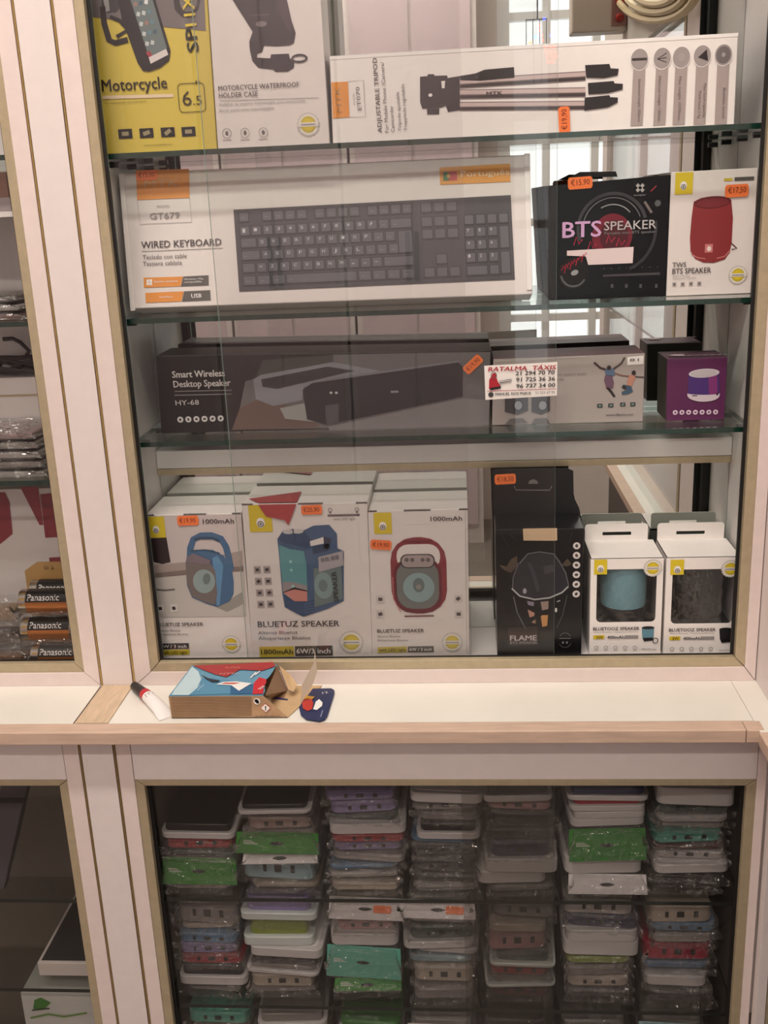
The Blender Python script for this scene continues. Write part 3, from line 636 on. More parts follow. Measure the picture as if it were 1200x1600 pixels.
f.quad(b, [g(425, 181), g(465, 179), g(468, 243), g(428, 245)], ink(60, 110, 60), 2); f.quad(b, [g(465, 179), g(525, 175), g(528, 240), g(468, 243)], ink(184, 62, 58), 2); f.ell(b, *g(465, 210), 3, 3, ink(190, 160, 60), 3, n=8); d('orange language label with a flag')
words(r, f, [('Português', *g(555, 216), 75, 9.2, ink(240, 214, 170), dict(bold=.014))], 'language_lettering')
# keyboard print
KB = [(365, 328), (798, 305), (804.5, 437), (374, 456)]
def kb(u, v):
    a = np.array(KB[0])*(1-u)+np.array(KB[1])*u; c = np.array(KB[3])*(1-u)+np.array(KB[2])*u; return tuple(a*(1-v)+c*v)
b, d = part(r, 'keyboard_picture'); KBC = ink(66, 64, 68); KC = ink(92, 90, 96); KR = ink(38, 36, 40)
f.quad(b, [kb(0, 0), kb(1, 0), kb(1, 1), kb(0, 1)], KBC, 1)
def key(u0, v0, u1, v1):
    f.quad(b, [kb(u0, v0), kb(u1, v0), kb(u1, v1), kb(u0, v1)], KR, 2); a, c = .0035, .014
    f.quad(b, [kb(u0+a, v0+c*.7), kb(u1-a, v0+c*.7), kb(u1-a, v1-c*1.6), kb(u0+a, v1-c*1.6)], KC, 3)
Uu = .0418; u0 = .016; rows = (.035, .205, .352, .503, .655, .81); kh = .135; LET = []
def row(v, ws, start=0.0, chars=None):
    x = u0+start*Uu
    for i, wd in enumerate(ws):
        if wd > 0:
            key(x, v, x+wd*Uu-.003, v+kh)
            if chars and i < len(chars) and chars[i] != ' ': LET.append((chars[i], *kb(x+.011, v+.07), 4.6, 4.6))
            else: LET.append(('-', *kb(x+.012, v+.075), 5, 1.6))
        x += abs(wd)*Uu
row(rows[0], [1, -1, 1, 1, 1, 1, -.55, 1, 1, 1, 1, -.55, 1, 1, 1, 1]); row(rows[1], [1]*13+[2], 0, '|1234567890?')
row(rows[2], [1.5]+[1]*12+[-.0], 0, ' QWERTYUIOP'); row(rows[3], [1.75]+[1]*12, 0, ' ASDFGHJKL'); row(rows[4], [1.25]+[1]*11+[2.75], 0, ' <ZXCVBNM,.-')
row(rows[5], [1.25, 1.25, 1.25, 6.25, 1.25, 1.25, 1.25, 1.25]); key(u0+13.6*Uu, rows[2], u0+15*Uu-.003, rows[3]+kh)
for v in rows[:3]: [key(.672+i*.046, v, .672+i*.046+.042, v+kh) for i in range(3)]
key(.718, rows[4], .760, rows[4]+kh); [key(.672+i*.046, rows[5], .714+i*.046, rows[5]+kh) for i in range(3)]
for j, v in enumerate(rows[1:]):
    for i in range(4):
        if j in (2, 4) and i == 3: continue
        if j == 4 and i == 1: continue
        key(.826+i*.0415, v, .826+i*.0415+.038+(.0415 if (j == 4 and i == 0) else 0), v+kh+(.15 if (i == 3 and j in (1, 3)) else 0))
        if i < 3 and 1 <= j <= 3: LET.append(('789456123'[(j-1)*3+i], *kb(.826+i*.0415+.010, v+.06), 3, 4.6))
d('dark grey keyboard printed on the box'); words(r, f, [(t, x, y, w_, h_, ink(196, 194, 196), dict(lvl=4)) for t, x, y, w_, h_ in LET], 'key_lettering')
fbm = Face(bl, Vector((0, -math.sin(LEAN), -math.cos(LEAN))), (1, 0, 0), Vector((0, -math.cos(LEAN), math.sin(LEAN))))
words(r, fbm, [('WIRED KEYBOARD', 460, 484, 122, 7, ink(110, 100, 92))], 'edge_lettering')
sticker(r, f, *k(295, 265), 34, 15.5, '€15,00', 6, 2)

# ---------------------------------------------------------------- two speaker boxes, middle shelf right
Y2 = .072
k = cv(820, 220, 3.158)
r, f, C = carton('speaker_box', 'glossy black speaker box with hang tab next to the keyboard box', [(848, 291), (1048, 273), (1040, 464), (858, 472)], Y2, .075, Z2, mat('gloss_black_card', (13, 12, 14), .2, spec=.25), ink(26, 25, 27))
b = MB(); P = [f.hit(*k(*p)) for p in ((225, 182), (288, 150), (470, 147), (478, 174))]; P = [p+Vector((0, .03, 0)) for p in P]; b.prism(P, (0, .001, 0), ink(20, 19, 20)); b.build('hang_tab', r, r)
b, d = part(r, 'product_picture')
f.ring(b, *k(430, 430), 55, 54, 5, ink(58, 58, 62), 1, 15, 200, 40); f.ring(b, *k(430, 430), 46, 46, 1.2, ink(120, 122, 124), 2, 20, 170, 40); f.ell(b, *k(430, 470), 31, 34, ink(112, 22, 40), 2, n=28); f.ell(b, *k(440, 470), 22, 24, ink(74, 16, 28), 3, n=24)
f.ring(b, *k(430, 430), 36, 36, 1.6, ink(150, 152, 152), 3, 40, 120, 20); f.ring(b, *k(455, 440), 62, 66, 5, ink(46, 46, 48), 1, -70, 10, 20)
f.ell(b, *k(238, 655), 24, 25, ink(10, 10, 11), 4); f.ring(b, *k(240, 652), 21, 22, 3, ink(88, 90, 92), 5, 190, 330, 18); f.ell(b, *k(245, 650), 6, 4, ink(150, 152, 152), 6, 20)
for i in range(9): f.line(b, [k(180+i*14, 640-i*9+(i % 2)*22), k(190+i*14, 615-i*8), k(200+i*13, 640-i*10)], 1.0, ink(190, 30, 60), 6)  # red zigzags painting LED light reflected in the plastic wrap, not print
for x0, y0 in ((240, 500), (310, 520), (400, 490), (450, 505)): f.line(b, [k(x0, y0+15), k(x0+14, y0-25), k(x0+26, y0+10), k(x0+44, y0-14)], 1.2, ink(206, 50, 80), 5)  # more painted reflections of the red LEDs on the wrap
f.line(b, [k(590, 300), k(625, 355)], 4, ink(120, 110, 106), 3); f.ell(b, *k(655, 308), 5, 5, ink(84, 88, 88), 3, n=10); f.line(b, [k(620, 250), k(648, 222)], 2, ink(150, 40, 50), 3)
f.rect(b, *k(525, 660), 88, 3.6, ink(66, 64, 66), 3)
for x in (430, 500, 570, 648): f.rect(b, *k(x, 716), 4, 6, ink(74, 72, 74), 3)
d(); b, d = part(r, 'logo'); 
for i in range(2):
    for j in range(2): f.rect(b, *k(557+i*22, 221+j*22), 5, 5, ink(176, 172, 170), 4, 45)
f.txt(b, 'xoopar', *k(536, 273), 19, 3.2, ink(160, 156, 154), 4); d()
b, d = part(r, 'blank_label'); f.quad(b, [k(207, 542), k(536, 523), k(531, 603), k(312, 612), k(300, 570), k(207, 566)], ink(226, 208, 206), 5); d('white blank label')
words(r, f, [('BTS', *k(186, 478), 59, 23, ink(206, 164, 204), dict(bold=.02, lvl=6)), ('SPEAKER', *k(390, 442), 80, 13, ink(190, 184, 184), dict(lvl=6, bold=.006)), ('Portable mini BTS speaker', *k(392, 463), 79, 4, ink(130, 126, 126), dict(lvl=6))], 'title_lettering')
words(r, f, [('· · · · · · · ·', *k(385, 638), 85, 4, ink(120, 118, 118))], 'small_lettering')
sticker(r, f, *k(272, 208), 38, 18, '€15,90', 8, 2)

r, f, C = carton('speaker_box', 'white box with a red cylinder speaker at the right end of the middle shelf', [(1048.8, 269), (1187, 262), (1178, 456), (1041, 462)], Y2, .075, Z2, CARTON, CARTON)
droplet(r, f, k(742, 158), k(828, 262), *k(782, 225), 11)
b, d = part(r, 'colour_bars'); f.rect(b, *k(1003, 191), 13, 4, YEL2, 1); f.rect(b, *k(1082, 187), 30, 5.4, DG, 1); d()
b, d = part(r, 'product_picture'); RD = ink(134, 42, 44); RD2 = ink(98, 28, 32)
f.quad(b, [k(833, 300), k(870, 282), k(925, 274), k(980, 276), k(1018, 296), k(1026, 380), k(1020, 500), k(1010, 550), k(985, 585), k(930, 602), k(880, 600), k(840, 582), k(817, 545), k(814, 480), k(822, 380)], RD, 1)
f.ell(b, *k(925, 303), 29, 9, RD2, 2, 2); f.ell(b, *k(925, 307), 25, 7, ink(116, 36, 40), 3, 2)
f.line(b, [k(822, 560), k(850, 576), k(890, 582)], 1.6, ink(196, 120, 112), 2); f.line(b, [k(945, 580), k(985, 570), k(1012, 540)], 1.6, ink(196, 120, 112), 2)
f.line(b, [k(1018, 505), k(1046, 530), k(1020, 536)], 1.8, ink(70, 26, 28), 1); f.rect(b, *k(907, 530), 12, 13, ink(196, 120, 116), 2); f.ell(b, *k(908, 532), 3.4, 4, ink(232, 214, 208), 3, n=10); d()
words(r, f, [('TWS', *k(727, 624), 21, 7, ink(80, 72, 72), dict(bold=.01)), ('BTS SPEAKER', *k(727, 657), 59, 8, ink(80, 72, 72), dict(bold=.012))], 'title_lettering')
words(r, f, [('Altavoz Bluetuz', *k(728, 672), 27, 2.4, LGREY), ('Altoparlante TWS BTS', *k(728, 684), 36, 2.4, LGREY)], 'small_lettering')
icons(r, f, [k(737, 708), k(778, 707), k(819, 705), k(860, 704)], 6, 6, ink(170, 160, 156), GREY); badge(r, f, *k(1050, 662), 15)
sticker(r, f, *k(1044, 246), 36, 19, '€17,50', 6, 1)

# ---------------------------------------------------------------- lower shelf
k = cv(200, 500, 2.4)
r, f, C = carton('speaker_box', 'long black desktop speaker box with a grey sound bar printed on it', [(243, 556), (768, 547), (765, 666), (252, 674)], .076, .068, Z3, ink(22, 20, 20), ink(40, 36, 34))
b, d = part(r, 'product_picture')
f.quad(b, [k(440, 230), k(770, 130), k(1170, 122), (766, 550), (763, 664), k(390, 412), k(420, 330)], ink(104, 100, 100), 0)
f.quad(b, [k(390, 412), k(420, 330), k(480, 300), k(660, 330), k(720, 400)], ink(104, 84, 76), 1)
f.quad(b, [k(505, 150), k(600, 142), k(770, 132), k(770, 155), k(480, 215)], ink(62, 62, 60), 1)
f.quad(b, [k(470, 222), k(500, 205), k(770, 158), k(945, 190), k(660, 250), k(652, 300), k(545, 322), k(480, 296)], ink(132, 132, 138), 2); f.quad(b, [k(500, 222), k(750, 174), k(850, 190), k(560, 258), k(505, 250)], ink(48, 48, 50), 3)
f.quad(b, [k(655, 262), k(690, 236), (716, 566), (723, 573), (723, 619), k(745, 392), k(672, 372)], ink(34, 34, 38), 4); f.quad(b, [k(690, 236), (716, 566), (719, 563), k(780, 214)], ink(120, 120, 126), 3)
f.quad(b, [k(740, 320), k(790, 312), k(790, 385), k(745, 392)], ink(78, 78, 80), 5); f.quad(b, [k(570, 330), k(660, 312), k(735, 335), k(735, 385), k(590, 370)], ink(150, 150, 146), 3)
f.quad(b, [k(750, 400), (723, 622), (765, 625), (764, 664), k(760, 415)], ink(124, 120, 120), 3); f.rect(b, *k(1000, 268), 12, 3, ink(150, 150, 152), 5)
for x in (762, 782): f.ell(b, *k(x, 272), 2.4, 2, ink(190, 190, 190), 6, n=8)
d()
words(r, f, [('Smart Wireless', 270, 590, 83, 10, ink(206, 200, 196), dict(bold=.022)), ('Desktop Speaker', 272, 605, 90, 10, ink(206, 200, 196), dict(bold=.022))], 'title_lettering')
words(r, f, [('HY-68', 275, 633, 37, 7.6, ink(200, 196, 192))], 'model_lettering')
band(r, f, [(273, 611), (362, 609), (362, 610), (273, 612)], LGREY); band(r, f, [(273, 617), (362, 615), (362, 616), (273, 618)], LGREY)
icons(r, f, [(282+12.6*i, 655.5-.4*i) for i in range(6)], 9.6, 9.6, ink(206, 204, 200), ink(60, 58, 58), True); sticker(r, f, 739, 569, 33, 15, '€19,90', 7, 42)

k = cv(730, 510, 4.138)
r, f, C = carton('speaker_box', 'grey two piece speaker box with two jumping figures printed on it', [k(168, 212), k(1150, 172), k(1136, 612), k(160, 656)], .072, .068, Z3, ink(166, 157, 152), ink(58, 34, 38), top=ink(92, 52, 58))
b, d = part(r, 'speaker_picture')
for x, w_ in ((318, 150), (475, 120)):
    f.quad(b, [k(x-w_/2, 458), k(x+w_/2, 452), k(x+w_/2, 545), k(x+5, 572), k(x-w_/2, 552)], ink(66, 64, 68), 1); f.ell(b, *k(x+12, 510), 8.5, 9.5, ink(36, 36, 38), 2); f.ell(b, *k(x+12, 510), 6, 7, ink(150, 156, 162), 3)
    f.quad(b, [k(x-w_/2, 632), k(x+w_/2, 625), k(x+40, 592), k(x-40, 596)], ink(104, 100, 100), 1)
d(); b, d = part(r, 'jumping_figures')
f.line(b, [k(820, 232), k(860, 268), k(900, 280)], 3.2, ink(60, 44, 40), 1); f.line(b, [k(1018, 200), k(995, 240), k(945, 275)], 2.6, ink(70, 56, 52), 1)
f.quad(b, [k(890, 280), k(915, 262), k(948, 275), k(955, 312), k(935, 322), k(892, 312)], ink(86, 106, 130), 2); f.ell(b, *k(916, 266), 3.4, 3.6, ink(50, 38, 36), 3, n=10)
f.quad(b, [k(890, 318), k(936, 318), k(948, 360), k(944, 400), k(900, 395), k(884, 350)], ink(104, 78, 96), 2); f.line(b, [k(905, 392), k(932, 424), k(952, 455)], 4, ink(44, 36, 38), 1); f.line(b, [k(895, 380), k(915, 400)], 5, ink(170, 140, 110), 1)
f.line(b, [k(948, 300), k(1000, 318), k(1060, 322)], 2, ink(120, 84, 70), 1); f.quad(b, [k(1045, 318), k(1075, 305), k(1088, 330), k(1062, 385), k(1028, 378)], ink(180, 128, 108), 2); f.ell(b, *k(1076, 300), 3.4, 4, ink(44, 34, 32), 3, n=10)
f.line(b, [k(1080, 325), k(1142, 328)], 1.8, ink(60, 46, 44), 1); f.quad(b, [k(1010, 375), k(1060, 388), k(1072, 420), k(1040, 436), k(1000, 440), k(998, 420), k(1030, 414), k(1002, 392)], ink(62, 84, 104), 2); f.line(b, [k(1002, 385), k(1025, 400)], 5, ink(44, 38, 40), 3); d()
b, d = part(r, 'model_label'); f.quad(b, [k(1033, 197), k(1140, 188), k(1138, 244), k(1035, 250)], ink(232, 226, 222), 1); d('white model label')
words(r, f, [('81', *k(1050, 226), 14, 4.6, GREY, dict(lvl=3)), ('www.z8tech.com', *k(895, 580), 42, 4, ink(60, 54, 54)), ('stereo speakers system', *k(560, 318), 50, 3.4, ink(110, 104, 102)), ('quality', *k(580, 348), 11, 3.4, ink(110, 104, 102))], 'small_lettering')
icons(r, f, [k(857, 512), k(928, 510), k(1005, 504), k(1070, 503)], 8, 6, ink(58, 56, 56), ink(110, 150, 140)); band(r, f, [k(180, 224), k(775, 192), k(775, 196), k(180, 228)], ink(196, 188, 182))

k = cv(980, 500, 5.4545)
r, f, C = carton('speaker_box', 'small purple speaker box on the lower shelf near the right wall', [k(340, 330), k(856, 316), k(828, 833), k(332, 838)], .07, .056, Z3, ink(90, 32, 78), ink(74, 68, 60), top=ink(84, 54, 70))
b, d = part(r, 'product_picture')
f.quad(b, [k(523, 465), k(780, 455), k(784, 640), k(515, 650)], ink(70, 42, 112), 1); f.quad(b, [k(690, 460), k(765, 456), k(768, 640), k(695, 645)], ink(124, 46, 108), 2)
b.poly([f.hit(*k(648+138*math.cos(math.pi*j/12), 640+55*math.sin(math.pi*j/12)), 3) for j in range(13)]+[f.hit(*k(648+138*math.cos(math.pi*(12-j)/12), 622+14*math.sin(math.pi*(12-j)/12)), 3) for j in range(13)], ink(206, 192, 200))
f.ell(b, *k(653, 452), 23.6, 7, ink(202, 194, 198), 3, 2); f.ell(b, *k(653, 452), 20, 5.4, ink(186, 178, 182), 4, 2); f.rect(b, *k(572, 643), 8, 1.4, ink(40, 30, 40), 4); f.ell(b, *k(765, 630), 1.8, 2.4, ink(60, 40, 60), 4, n=8); d()
icons(r, f, [k(408+57.3*i, 787-.6*i) for i in range(7)], 7.6, 7.6, ink(222, 206, 216), ink(120, 60, 110), True)
ft = Face(C[0], (0, 0, 1), (1, 0, 0), (0, 1, 0)); words(r, ft, [('SPEAKER', *k(845, 298), 74, 6, ink(196, 176, 186), dict(ang=180, bold=.02))], 'top_lettering')
b, d = part(r, 'pink_tab'); b.poly([ft.hit(*k(*p), 3) for p in ((345, 310), (400, 300), (480, 300), (495, 312), (440, 316))], ink(196, 170, 178)); d()

# ---------------------------------------------------------------- taxi card stuck on the glass
k = cv(730, 510, 4.138); f = front_face(.0128)
P = [f.hit(*k(*p)) for p in ((110, 255), (583, 230), (580, 447), (118, 475))]; P = [Vector((p.x, .0129, p.z)) for p in P]
r = thing('taxi_card', P[3], 'white taxi card with red heading stuck to the sliding glass', 'card')
b = MB(); b.prism(P, (0, .0004, 0), ink(236, 230, 224)); b.build('card', r, r)
RC = ink(170, 28, 44)
words(r, f, [('RATALMA  TÁXIS', *k(135, 290), 104, 6.6, RC, dict(bold=.022, slant=.22))], 'heading_lettering')
words(r, f, [('21 294 70 70', *k(312, 315), 60, 6, BLACK, dict(bold=.02, slant=.1)), ('91 725 36 36', *k(315, 356), 60, 6, BLACK, dict(bold=.02, slant=.1)), ('96 737 34 00', *k(316, 397), 60, 6, BLACK, dict(bold=.02, slant=.1)),
             ('MANUEL DOS PNEUS', *k(182, 445), 55, 3.8, BLACK, dict(bold=.02)), ('21 253 67 95', *k(440, 436), 30, 3.8, GREY)], 'number_lettering')
b, d = part(r, 'emblem'); f.quad(b, [k(140, 405), k(142, 345), k(165, 305), k(185, 300), k(190, 335), k(200, 360), k(218, 385), k(200, 405)], RC, 2); f.quad(b, [k(145, 398), k(218, 384), k(216, 400), k(150, 412)], BLACK, 3)
f.ring(b, *k(172, 315), 4.6, 5, 1, GREY, 3); f.quad(b, [k(205, 352), k(285, 338), k(290, 350), k(210, 366)], GREY, 2); f.line(b, [k(208, 358), k(290, 344)], 1, WHITE, 3); f.line(b, [k(210, 375), k(285, 362)], .9, LGREY, 2)
f.ell(b, *k(153, 440), 4.2, 4.2, ink(60, 56, 56), 2, n=12); f.line(b, [k(130, 418), k(572, 403)], .8, RC, 2); d('red figure and round emblem')

# ---------------------------------------------------------------- cabinet floor: three white speaker boxes
Y4 = .034; D4 = .080
k = cv(220, 740, 5.333)
r, f, C = carton('speaker_box', 'white box with a blue handled speaker, leftmost on the cabinet floor', [k(38, 346), k(832, 330), k(936, 1548), k(150, 1562)], Y4, D4, ZF, CARTON, CARTONW)
b, d = part(r, 'product_picture')
f.quad(b, [k(42, 352), k(836, 338), k(882, 1188), k(120, 1198)], ink(202, 190, 187), 0)
f.quad(b, [k(96, 760), k(380, 735), k(845, 640), k(855, 800), k(380, 830), k(104, 860)], ink(168, 152, 146), 1); f.quad(b, [k(104, 830), k(380, 800), k(855, 770), k(856, 812), k(380, 842), k(108, 868)], ink(128, 112, 106), 2)
f.quad(b, [k(106, 862), k(380, 838), k(860, 806), k(882, 1186), k(122, 1196)], ink(194, 187, 180), 1); f.quad(b, [k(60, 540), k(215, 530), k(250, 735), k(180, 752), k(110, 735)], ink(40, 26, 28), 2)
f.line(b, [k(112, 960), k(200, 970), k(285, 962)], 2.4, ink(110, 100, 98), 3); f.quad(b, [k(620, 1105), k(770, 1030), k(850, 980), k(860, 1080), k(720, 1150)], ink(150, 146, 138), 2); d()
BL1, BL2, BL3 = ink(70, 104, 138), ink(52, 78, 102), ink(96, 140, 176)
b, d = part(r, 'speaker_picture')
f.line(b, [k(412, 690), k(414, 620), k(440, 545), k(500, 515), k(590, 512), k(670, 540), k(712, 610), k(735, 700), k(752, 800)], 10, BL1, 3); f.line(b, [k(445, 545), k(500, 535), k(600, 535), k(660, 560)], 4, BL2, 4)
f.quad(b, [k(378, 720), k(400, 660), k(480, 632), k(600, 632), k(690, 680), k(760, 780), k(776, 900), k(774, 1000), k(740, 1060), k(640, 1108), k(560, 1085), k(430, 1030), k(388, 930)], BL1, 4)
f.quad(b, [k(600, 700), k(640, 680), k(690, 760), k(660, 1090), k(636, 1100)], BL3, 5); f.quad(b, [k(376, 740), k(400, 705), k(580, 740), k(622, 800), k(640, 1000), k(622, 1090), k(540, 1068), k(430, 1018), k(386, 900)], ink(116, 106, 104), 6)
f.ell(b, *k(530, 893), 17.5, 20, ink(142, 160, 158), 7, -14); f.ell(b, *k(552, 872), 6, 9.5, ink(108, 120, 118), 8, -14); f.quad(b, [k(384, 690), k(440, 660), k(590, 720), k(560, 758), k(384, 730)], ink(124, 110, 118), 7); f.line(b, [k(420, 640), k(540, 632), k(660, 660)], 2, BL2, 5); d('blue speaker printed on the box')
droplet(r, f, k(46, 352), k(205, 536), *k(130, 470), 11, lvl=4); icons(r, f, [k(165, 1120), k(278, 1118)], 11, 13, ink(212, 206, 200), ink(50, 46, 46), lvl=4)
words(r, f, [('1000mAh', *k(520, 416), 49, 7.4, ink(70, 62, 60), dict(bold=.02))], 'capacity_lettering')
words(r, f, [('BLUETUZ SPEAKER', *k(140, 1270), 73, 5.6, ink(70, 64, 64), dict(bold=.014))], 'title_lettering')
words(r, f, [('Altavoz Bluetuz', *k(150, 1314), 35, 3.2, GREY), ('Altopariante Bluetuz', *k(150, 1345), 47, 3.2, GREY)], 'small_lettering')
b, d = part(r, 'feature_bars'); f.quad(b, [k(156, 1414), k(400, 1410), k(404, 1456), k(160, 1462)], ink(40, 34, 34), 1); f.quad(b, [k(160, 1468), k(405, 1462), k(409, 1506), k(165, 1512)], YEL2, 1); d()
words(r, f, [('6W / 3 inch', *k(170, 1450), 41, 5, WHITE, dict(bold=.014)), ('with LED light', *k(175, 1500), 41, 4.6, ink(80, 66, 20), dict(bold=.014))], 'bar_lettering')
badge(r, f, *k(755, 1418), 15.5); top_slot(r, f, C, .4, .64); sticker(r, f, *k(395, 388), 34, 16, '€19,90', 6, 1)

k = cv(370, 740, 5.333)
r, f, C = carton('speaker_box', 'larger white box with a blue lantern speaker, second from the left', [k(40, 256), k(1086, 240), k(1130, 1536), k(134, 1546)], Y4, D4, ZF, CARTON, CARTONW)
b, d = part(r, 'speaker_picture')
f.quad(b, [k(338, 545), k(385, 472), k(470, 460), k(560, 470), k(640, 432), k(770, 425), k(835, 500), k(840, 620), k(892, 645), k(892, 1060), k(760, 1125), k(560, 1190), k(400, 1110), k(380, 1000), k(350, 650)], ink(66, 92, 124), 1)
f.quad(b, [k(338, 545), k(400, 575), k(600, 620), k(620, 540), k(560, 480), k(390, 490)], ink(52, 76, 106), 2); f.quad(b, [k(352, 590), k(440, 625), k(560, 645), k(582, 760), k(590, 1060), k(480, 1058), k(392, 1000), k(365, 760)], ink(92, 148, 154), 3)
f.quad(b, [k(380, 900), k(470, 900), k(586, 930), k(588, 980), k(480, 960), k(388, 990)], ink(150, 140, 142), 4); f.quad(b, [k(386, 985), k(480, 945), k(586, 970), k(590, 1060), k(480, 1060)], ink(200, 132, 122), 4)
f.quad(b, [k(394, 1005), k(480, 1062), k(590, 1068), k(640, 1045), k(645, 1160), k(550, 1188), k(408, 1112)], ink(48, 74, 108), 4); [f.line(b, [k(560, 1088+i*22), k(640, 1070+i*24)], 1, ink(80, 108, 140), 5) for i in range(4)]
f.quad(b, [k(610, 562), k(722, 526), k(726, 580), k(616, 602)], CARTON, 3); f.quad(b, [k(726, 520), k(790, 540), k(760, 630), k(728, 620)], ink(40, 52, 72), 3); f.quad(b, [k(628, 610), k(770, 580), k(780, 630), k(640, 670)], ink(46, 66, 92), 3)
f.quad(b, [k(640, 790), k(870, 742), k(884, 1040), k(650, 1112)], ink(104, 120, 120), 3); f.ell(b, *k(725, 930), 15, 22, ink(126, 150, 150), 4); f.ell(b, *k(720, 930), 7, 10, ink(104, 118, 120), 5)
f.quad(b, [k(680, 692), k(886, 640), k(890, 762), k(686, 818)], ink(168, 162, 166), 5); f.ell(b, *k(430, 482), 9, 4, ink(196, 192, 190), 3, n=12); f.ell(b, *k(510, 478), 9, 4, ink(196, 192, 190), 3, n=12)
for x, y in ((450, 730), (455, 800), (470, 935)): f.ell(b, *k(x, y), 2.4, 2.4, ink(150, 200, 196), 5, n=8)
d('blue lantern speaker printed on the box')
words(r, f, [('88:88', *k(706, 735), 29, 7, ink(84, 82, 90), dict(lvl=7, ang=10)), ('SPEAKER', *k(852, 1062), 50, 7.4, ink(44, 52, 56), dict(lvl=7, ang=92, bold=.03))], 'picture_lettering')
droplet(r, f, k(102, 256), k(294, 490), *k(200, 415), 14)
icons(r, f, [k(172+i*80+j*10, 800-i*2+j*96) for j in range(4) for i in range(2)], 11, 11.5, ink(168, 156, 154), ink(66, 60, 60), name='icon_grid')
b, d = part(r, 'light_scale'); f.quad(b, [k(757, 340), k(1025, 334), k(1025, 350), k(757, 356)], ink(110, 92, 96), 1)
for x, y in ((778, 302), (1000, 298)): f.ring(b, *k(x, y), 3.4, 3.4, .8, GREY, 1, n=12); f.rect(b, *k(x, y+22), 2.4, 2.4, GREY, 1)
d(); words(r, f, [('with LED light', *k(805, 386), 35, 3.6, GREY)], 'scale_lettering')
words(r, f, [('BLUETUZ SPEAKER', *k(178, 1276), 128, 9.4, ink(60, 54, 54), dict(bold=.012))], 'title_lettering')
words(r, f, [('Altavoz Bluetuz', *k(180, 1336), 62, 5.4, GREY), ('Altopariante Bluetuz', *k(183, 1382), 82, 5.4, GREY)], 'small_lettering')
b, d = part(r, 'feature_bars'); f.quad(b, [k(188, 1442), k(476, 1436), k(480, 1522), k(192, 1528)], YEL2, 1); f.quad(b, [k(484, 1436), k(798, 1430), k(800, 1514), k(488, 1520)], ink(62, 56, 54), 1); d()
words(r, f, [('1800mAh', *k(205, 1502), 50, 8.2, ink(50, 42, 24), dict(bold=.02)), ('6W/3 inch', *k(500, 1496), 53, 8, WHITE, dict(bold=.014))], 'bar_lettering')
badge(r, f, *k(955, 1402), 20); sticker(r, f, *k(625, 298), 33, 15.5, '€25,90', 6, 1); top_slot(r, f, C, .45, .65)
ft = Face(C[0], (0, 0, 1), (1, 0, 0), (0, 1, 0)); b, d = part(r, 'torn_seal'); RS = ink(170, 64, 66)
f.quad(b, [k(180, 254), k(498, 249), k(432, 425), k(400, 385), k(245, 352), k(205, 295)], RS, 7); b.poly([ft.hit(*k(*p), 3) for p in ((182, 252), (100, 216), (330, 185), (540, 156), (500, 246))], RS); d('torn red paper seal')

k = cv(570, 740, 5.333)
r, f, C = carton('speaker_box', 'white box with a red handled speaker, third from the left', [k(26, 312), k(858, 294), k(872, 1522), k(64, 1532)], Y4, D4, ZF, CARTON, CARTONW)
b, d = part(r, 'speaker_picture'); R1, R2 = ink(134, 50, 60), ink(104, 38, 48)
f.rrect(b, *k(450, 850), 87, 127, 38, R1, 1); f.rrect(b, *k(446, 690), 68, 41, 18, CARTON, 2)
f.rrect(b, *k(444, 930), 74, 92, 26, R2, 3); f.rrect(b, *k(442, 925), 66, 80, 24, ink(112, 116, 114), 4); f.ell(b, *k(450, 945), 24.5, 24.5, ink(136, 160, 162), 5, n=28); f.ell(b, *k(450, 925), 9, 12, ink(104, 116, 116), 6); f.ell(b, *k(450, 940), 4.4, 4.4, ink(140, 138, 136), 7, n=12)
f.rrect(b, *k(440, 725), 54, 23, 10, ink(58, 50, 52), 5); f.rrect(b, *k(440, 725), 50, 20, 9, ink(164, 150, 148), 6)
for x in (350, 396, 482, 528): f.ell(b, *k(x, 714), 3.4, 3.4, ink(100, 90, 90), 7, n=10)
f.line(b, [k(330, 1186), k(575, 1182)], 2, R2, 3); f.line(b, [k(310, 565), k(560, 560)], 2, R2, 3); f.line(b, [k(232, 860), k(240, 1040), k(300, 1150)], 1.4, ink(190, 120, 124), 3); d('red speaker printed on the box')
droplet(r, f, k(76, 320), k(224, 506), *k(150, 442), 12); words(r, f, [('1000mAh', *k(548, 394), 49, 7.2, ink(70, 62, 60), dict(bold=.018))], 'capacity_lettering')
icons(r, f, [k(130, 1045), k(130, 1168), k(778, 1040), k(782, 1168)], 13, 13, ink(206, 198, 194), ink(84, 76, 76))
words(r, f, [('BLUETUZ SPEAKER', *k(105, 1323), 73, 5.6, ink(70, 64, 64), dict(bold=.018))], 'title_lettering')
words(r, f, [('Altavoz Bluetuz', *k(105, 1362), 36, 3.4, GREY), ('Altopariante Bluetuz', *k(105, 1395), 48, 3.4, GREY)], 'small_lettering')
b, d = part(r, 'feature_bars'); f.quad(b, [k(106, 1444), k(350, 1438), k(352, 1486), k(108, 1492)], YEL2, 1); f.quad(b, [k(358, 1438), k(574, 1434), k(576, 1484), k(360, 1488)], ink(80, 74, 72), 1); d()
words(r, f, [('with LED light', *k(118, 1478), 42, 4.8, ink(80, 66, 20), dict(bold=.012)), ('6W / 3 inch', *k(372, 1474), 35, 4.8, WHITE, dict(bold=.012))], 'bar_lettering')
badge(r, f, *k(728, 1402), 17); sticker(r, f, *k(135, 590), 33, 16, '€19,90', 6, -5); top_slot(r, f, C, .36, .63)
band(r, f, [k(836, 310), k(839, 310), k(852, 1500), k(849, 1500)], LGREY, 'fold_line'); band(r, f, [k(330, 414), k(545, 408), k(545, 412), k(330, 418)], WHITE, 'fold_line')

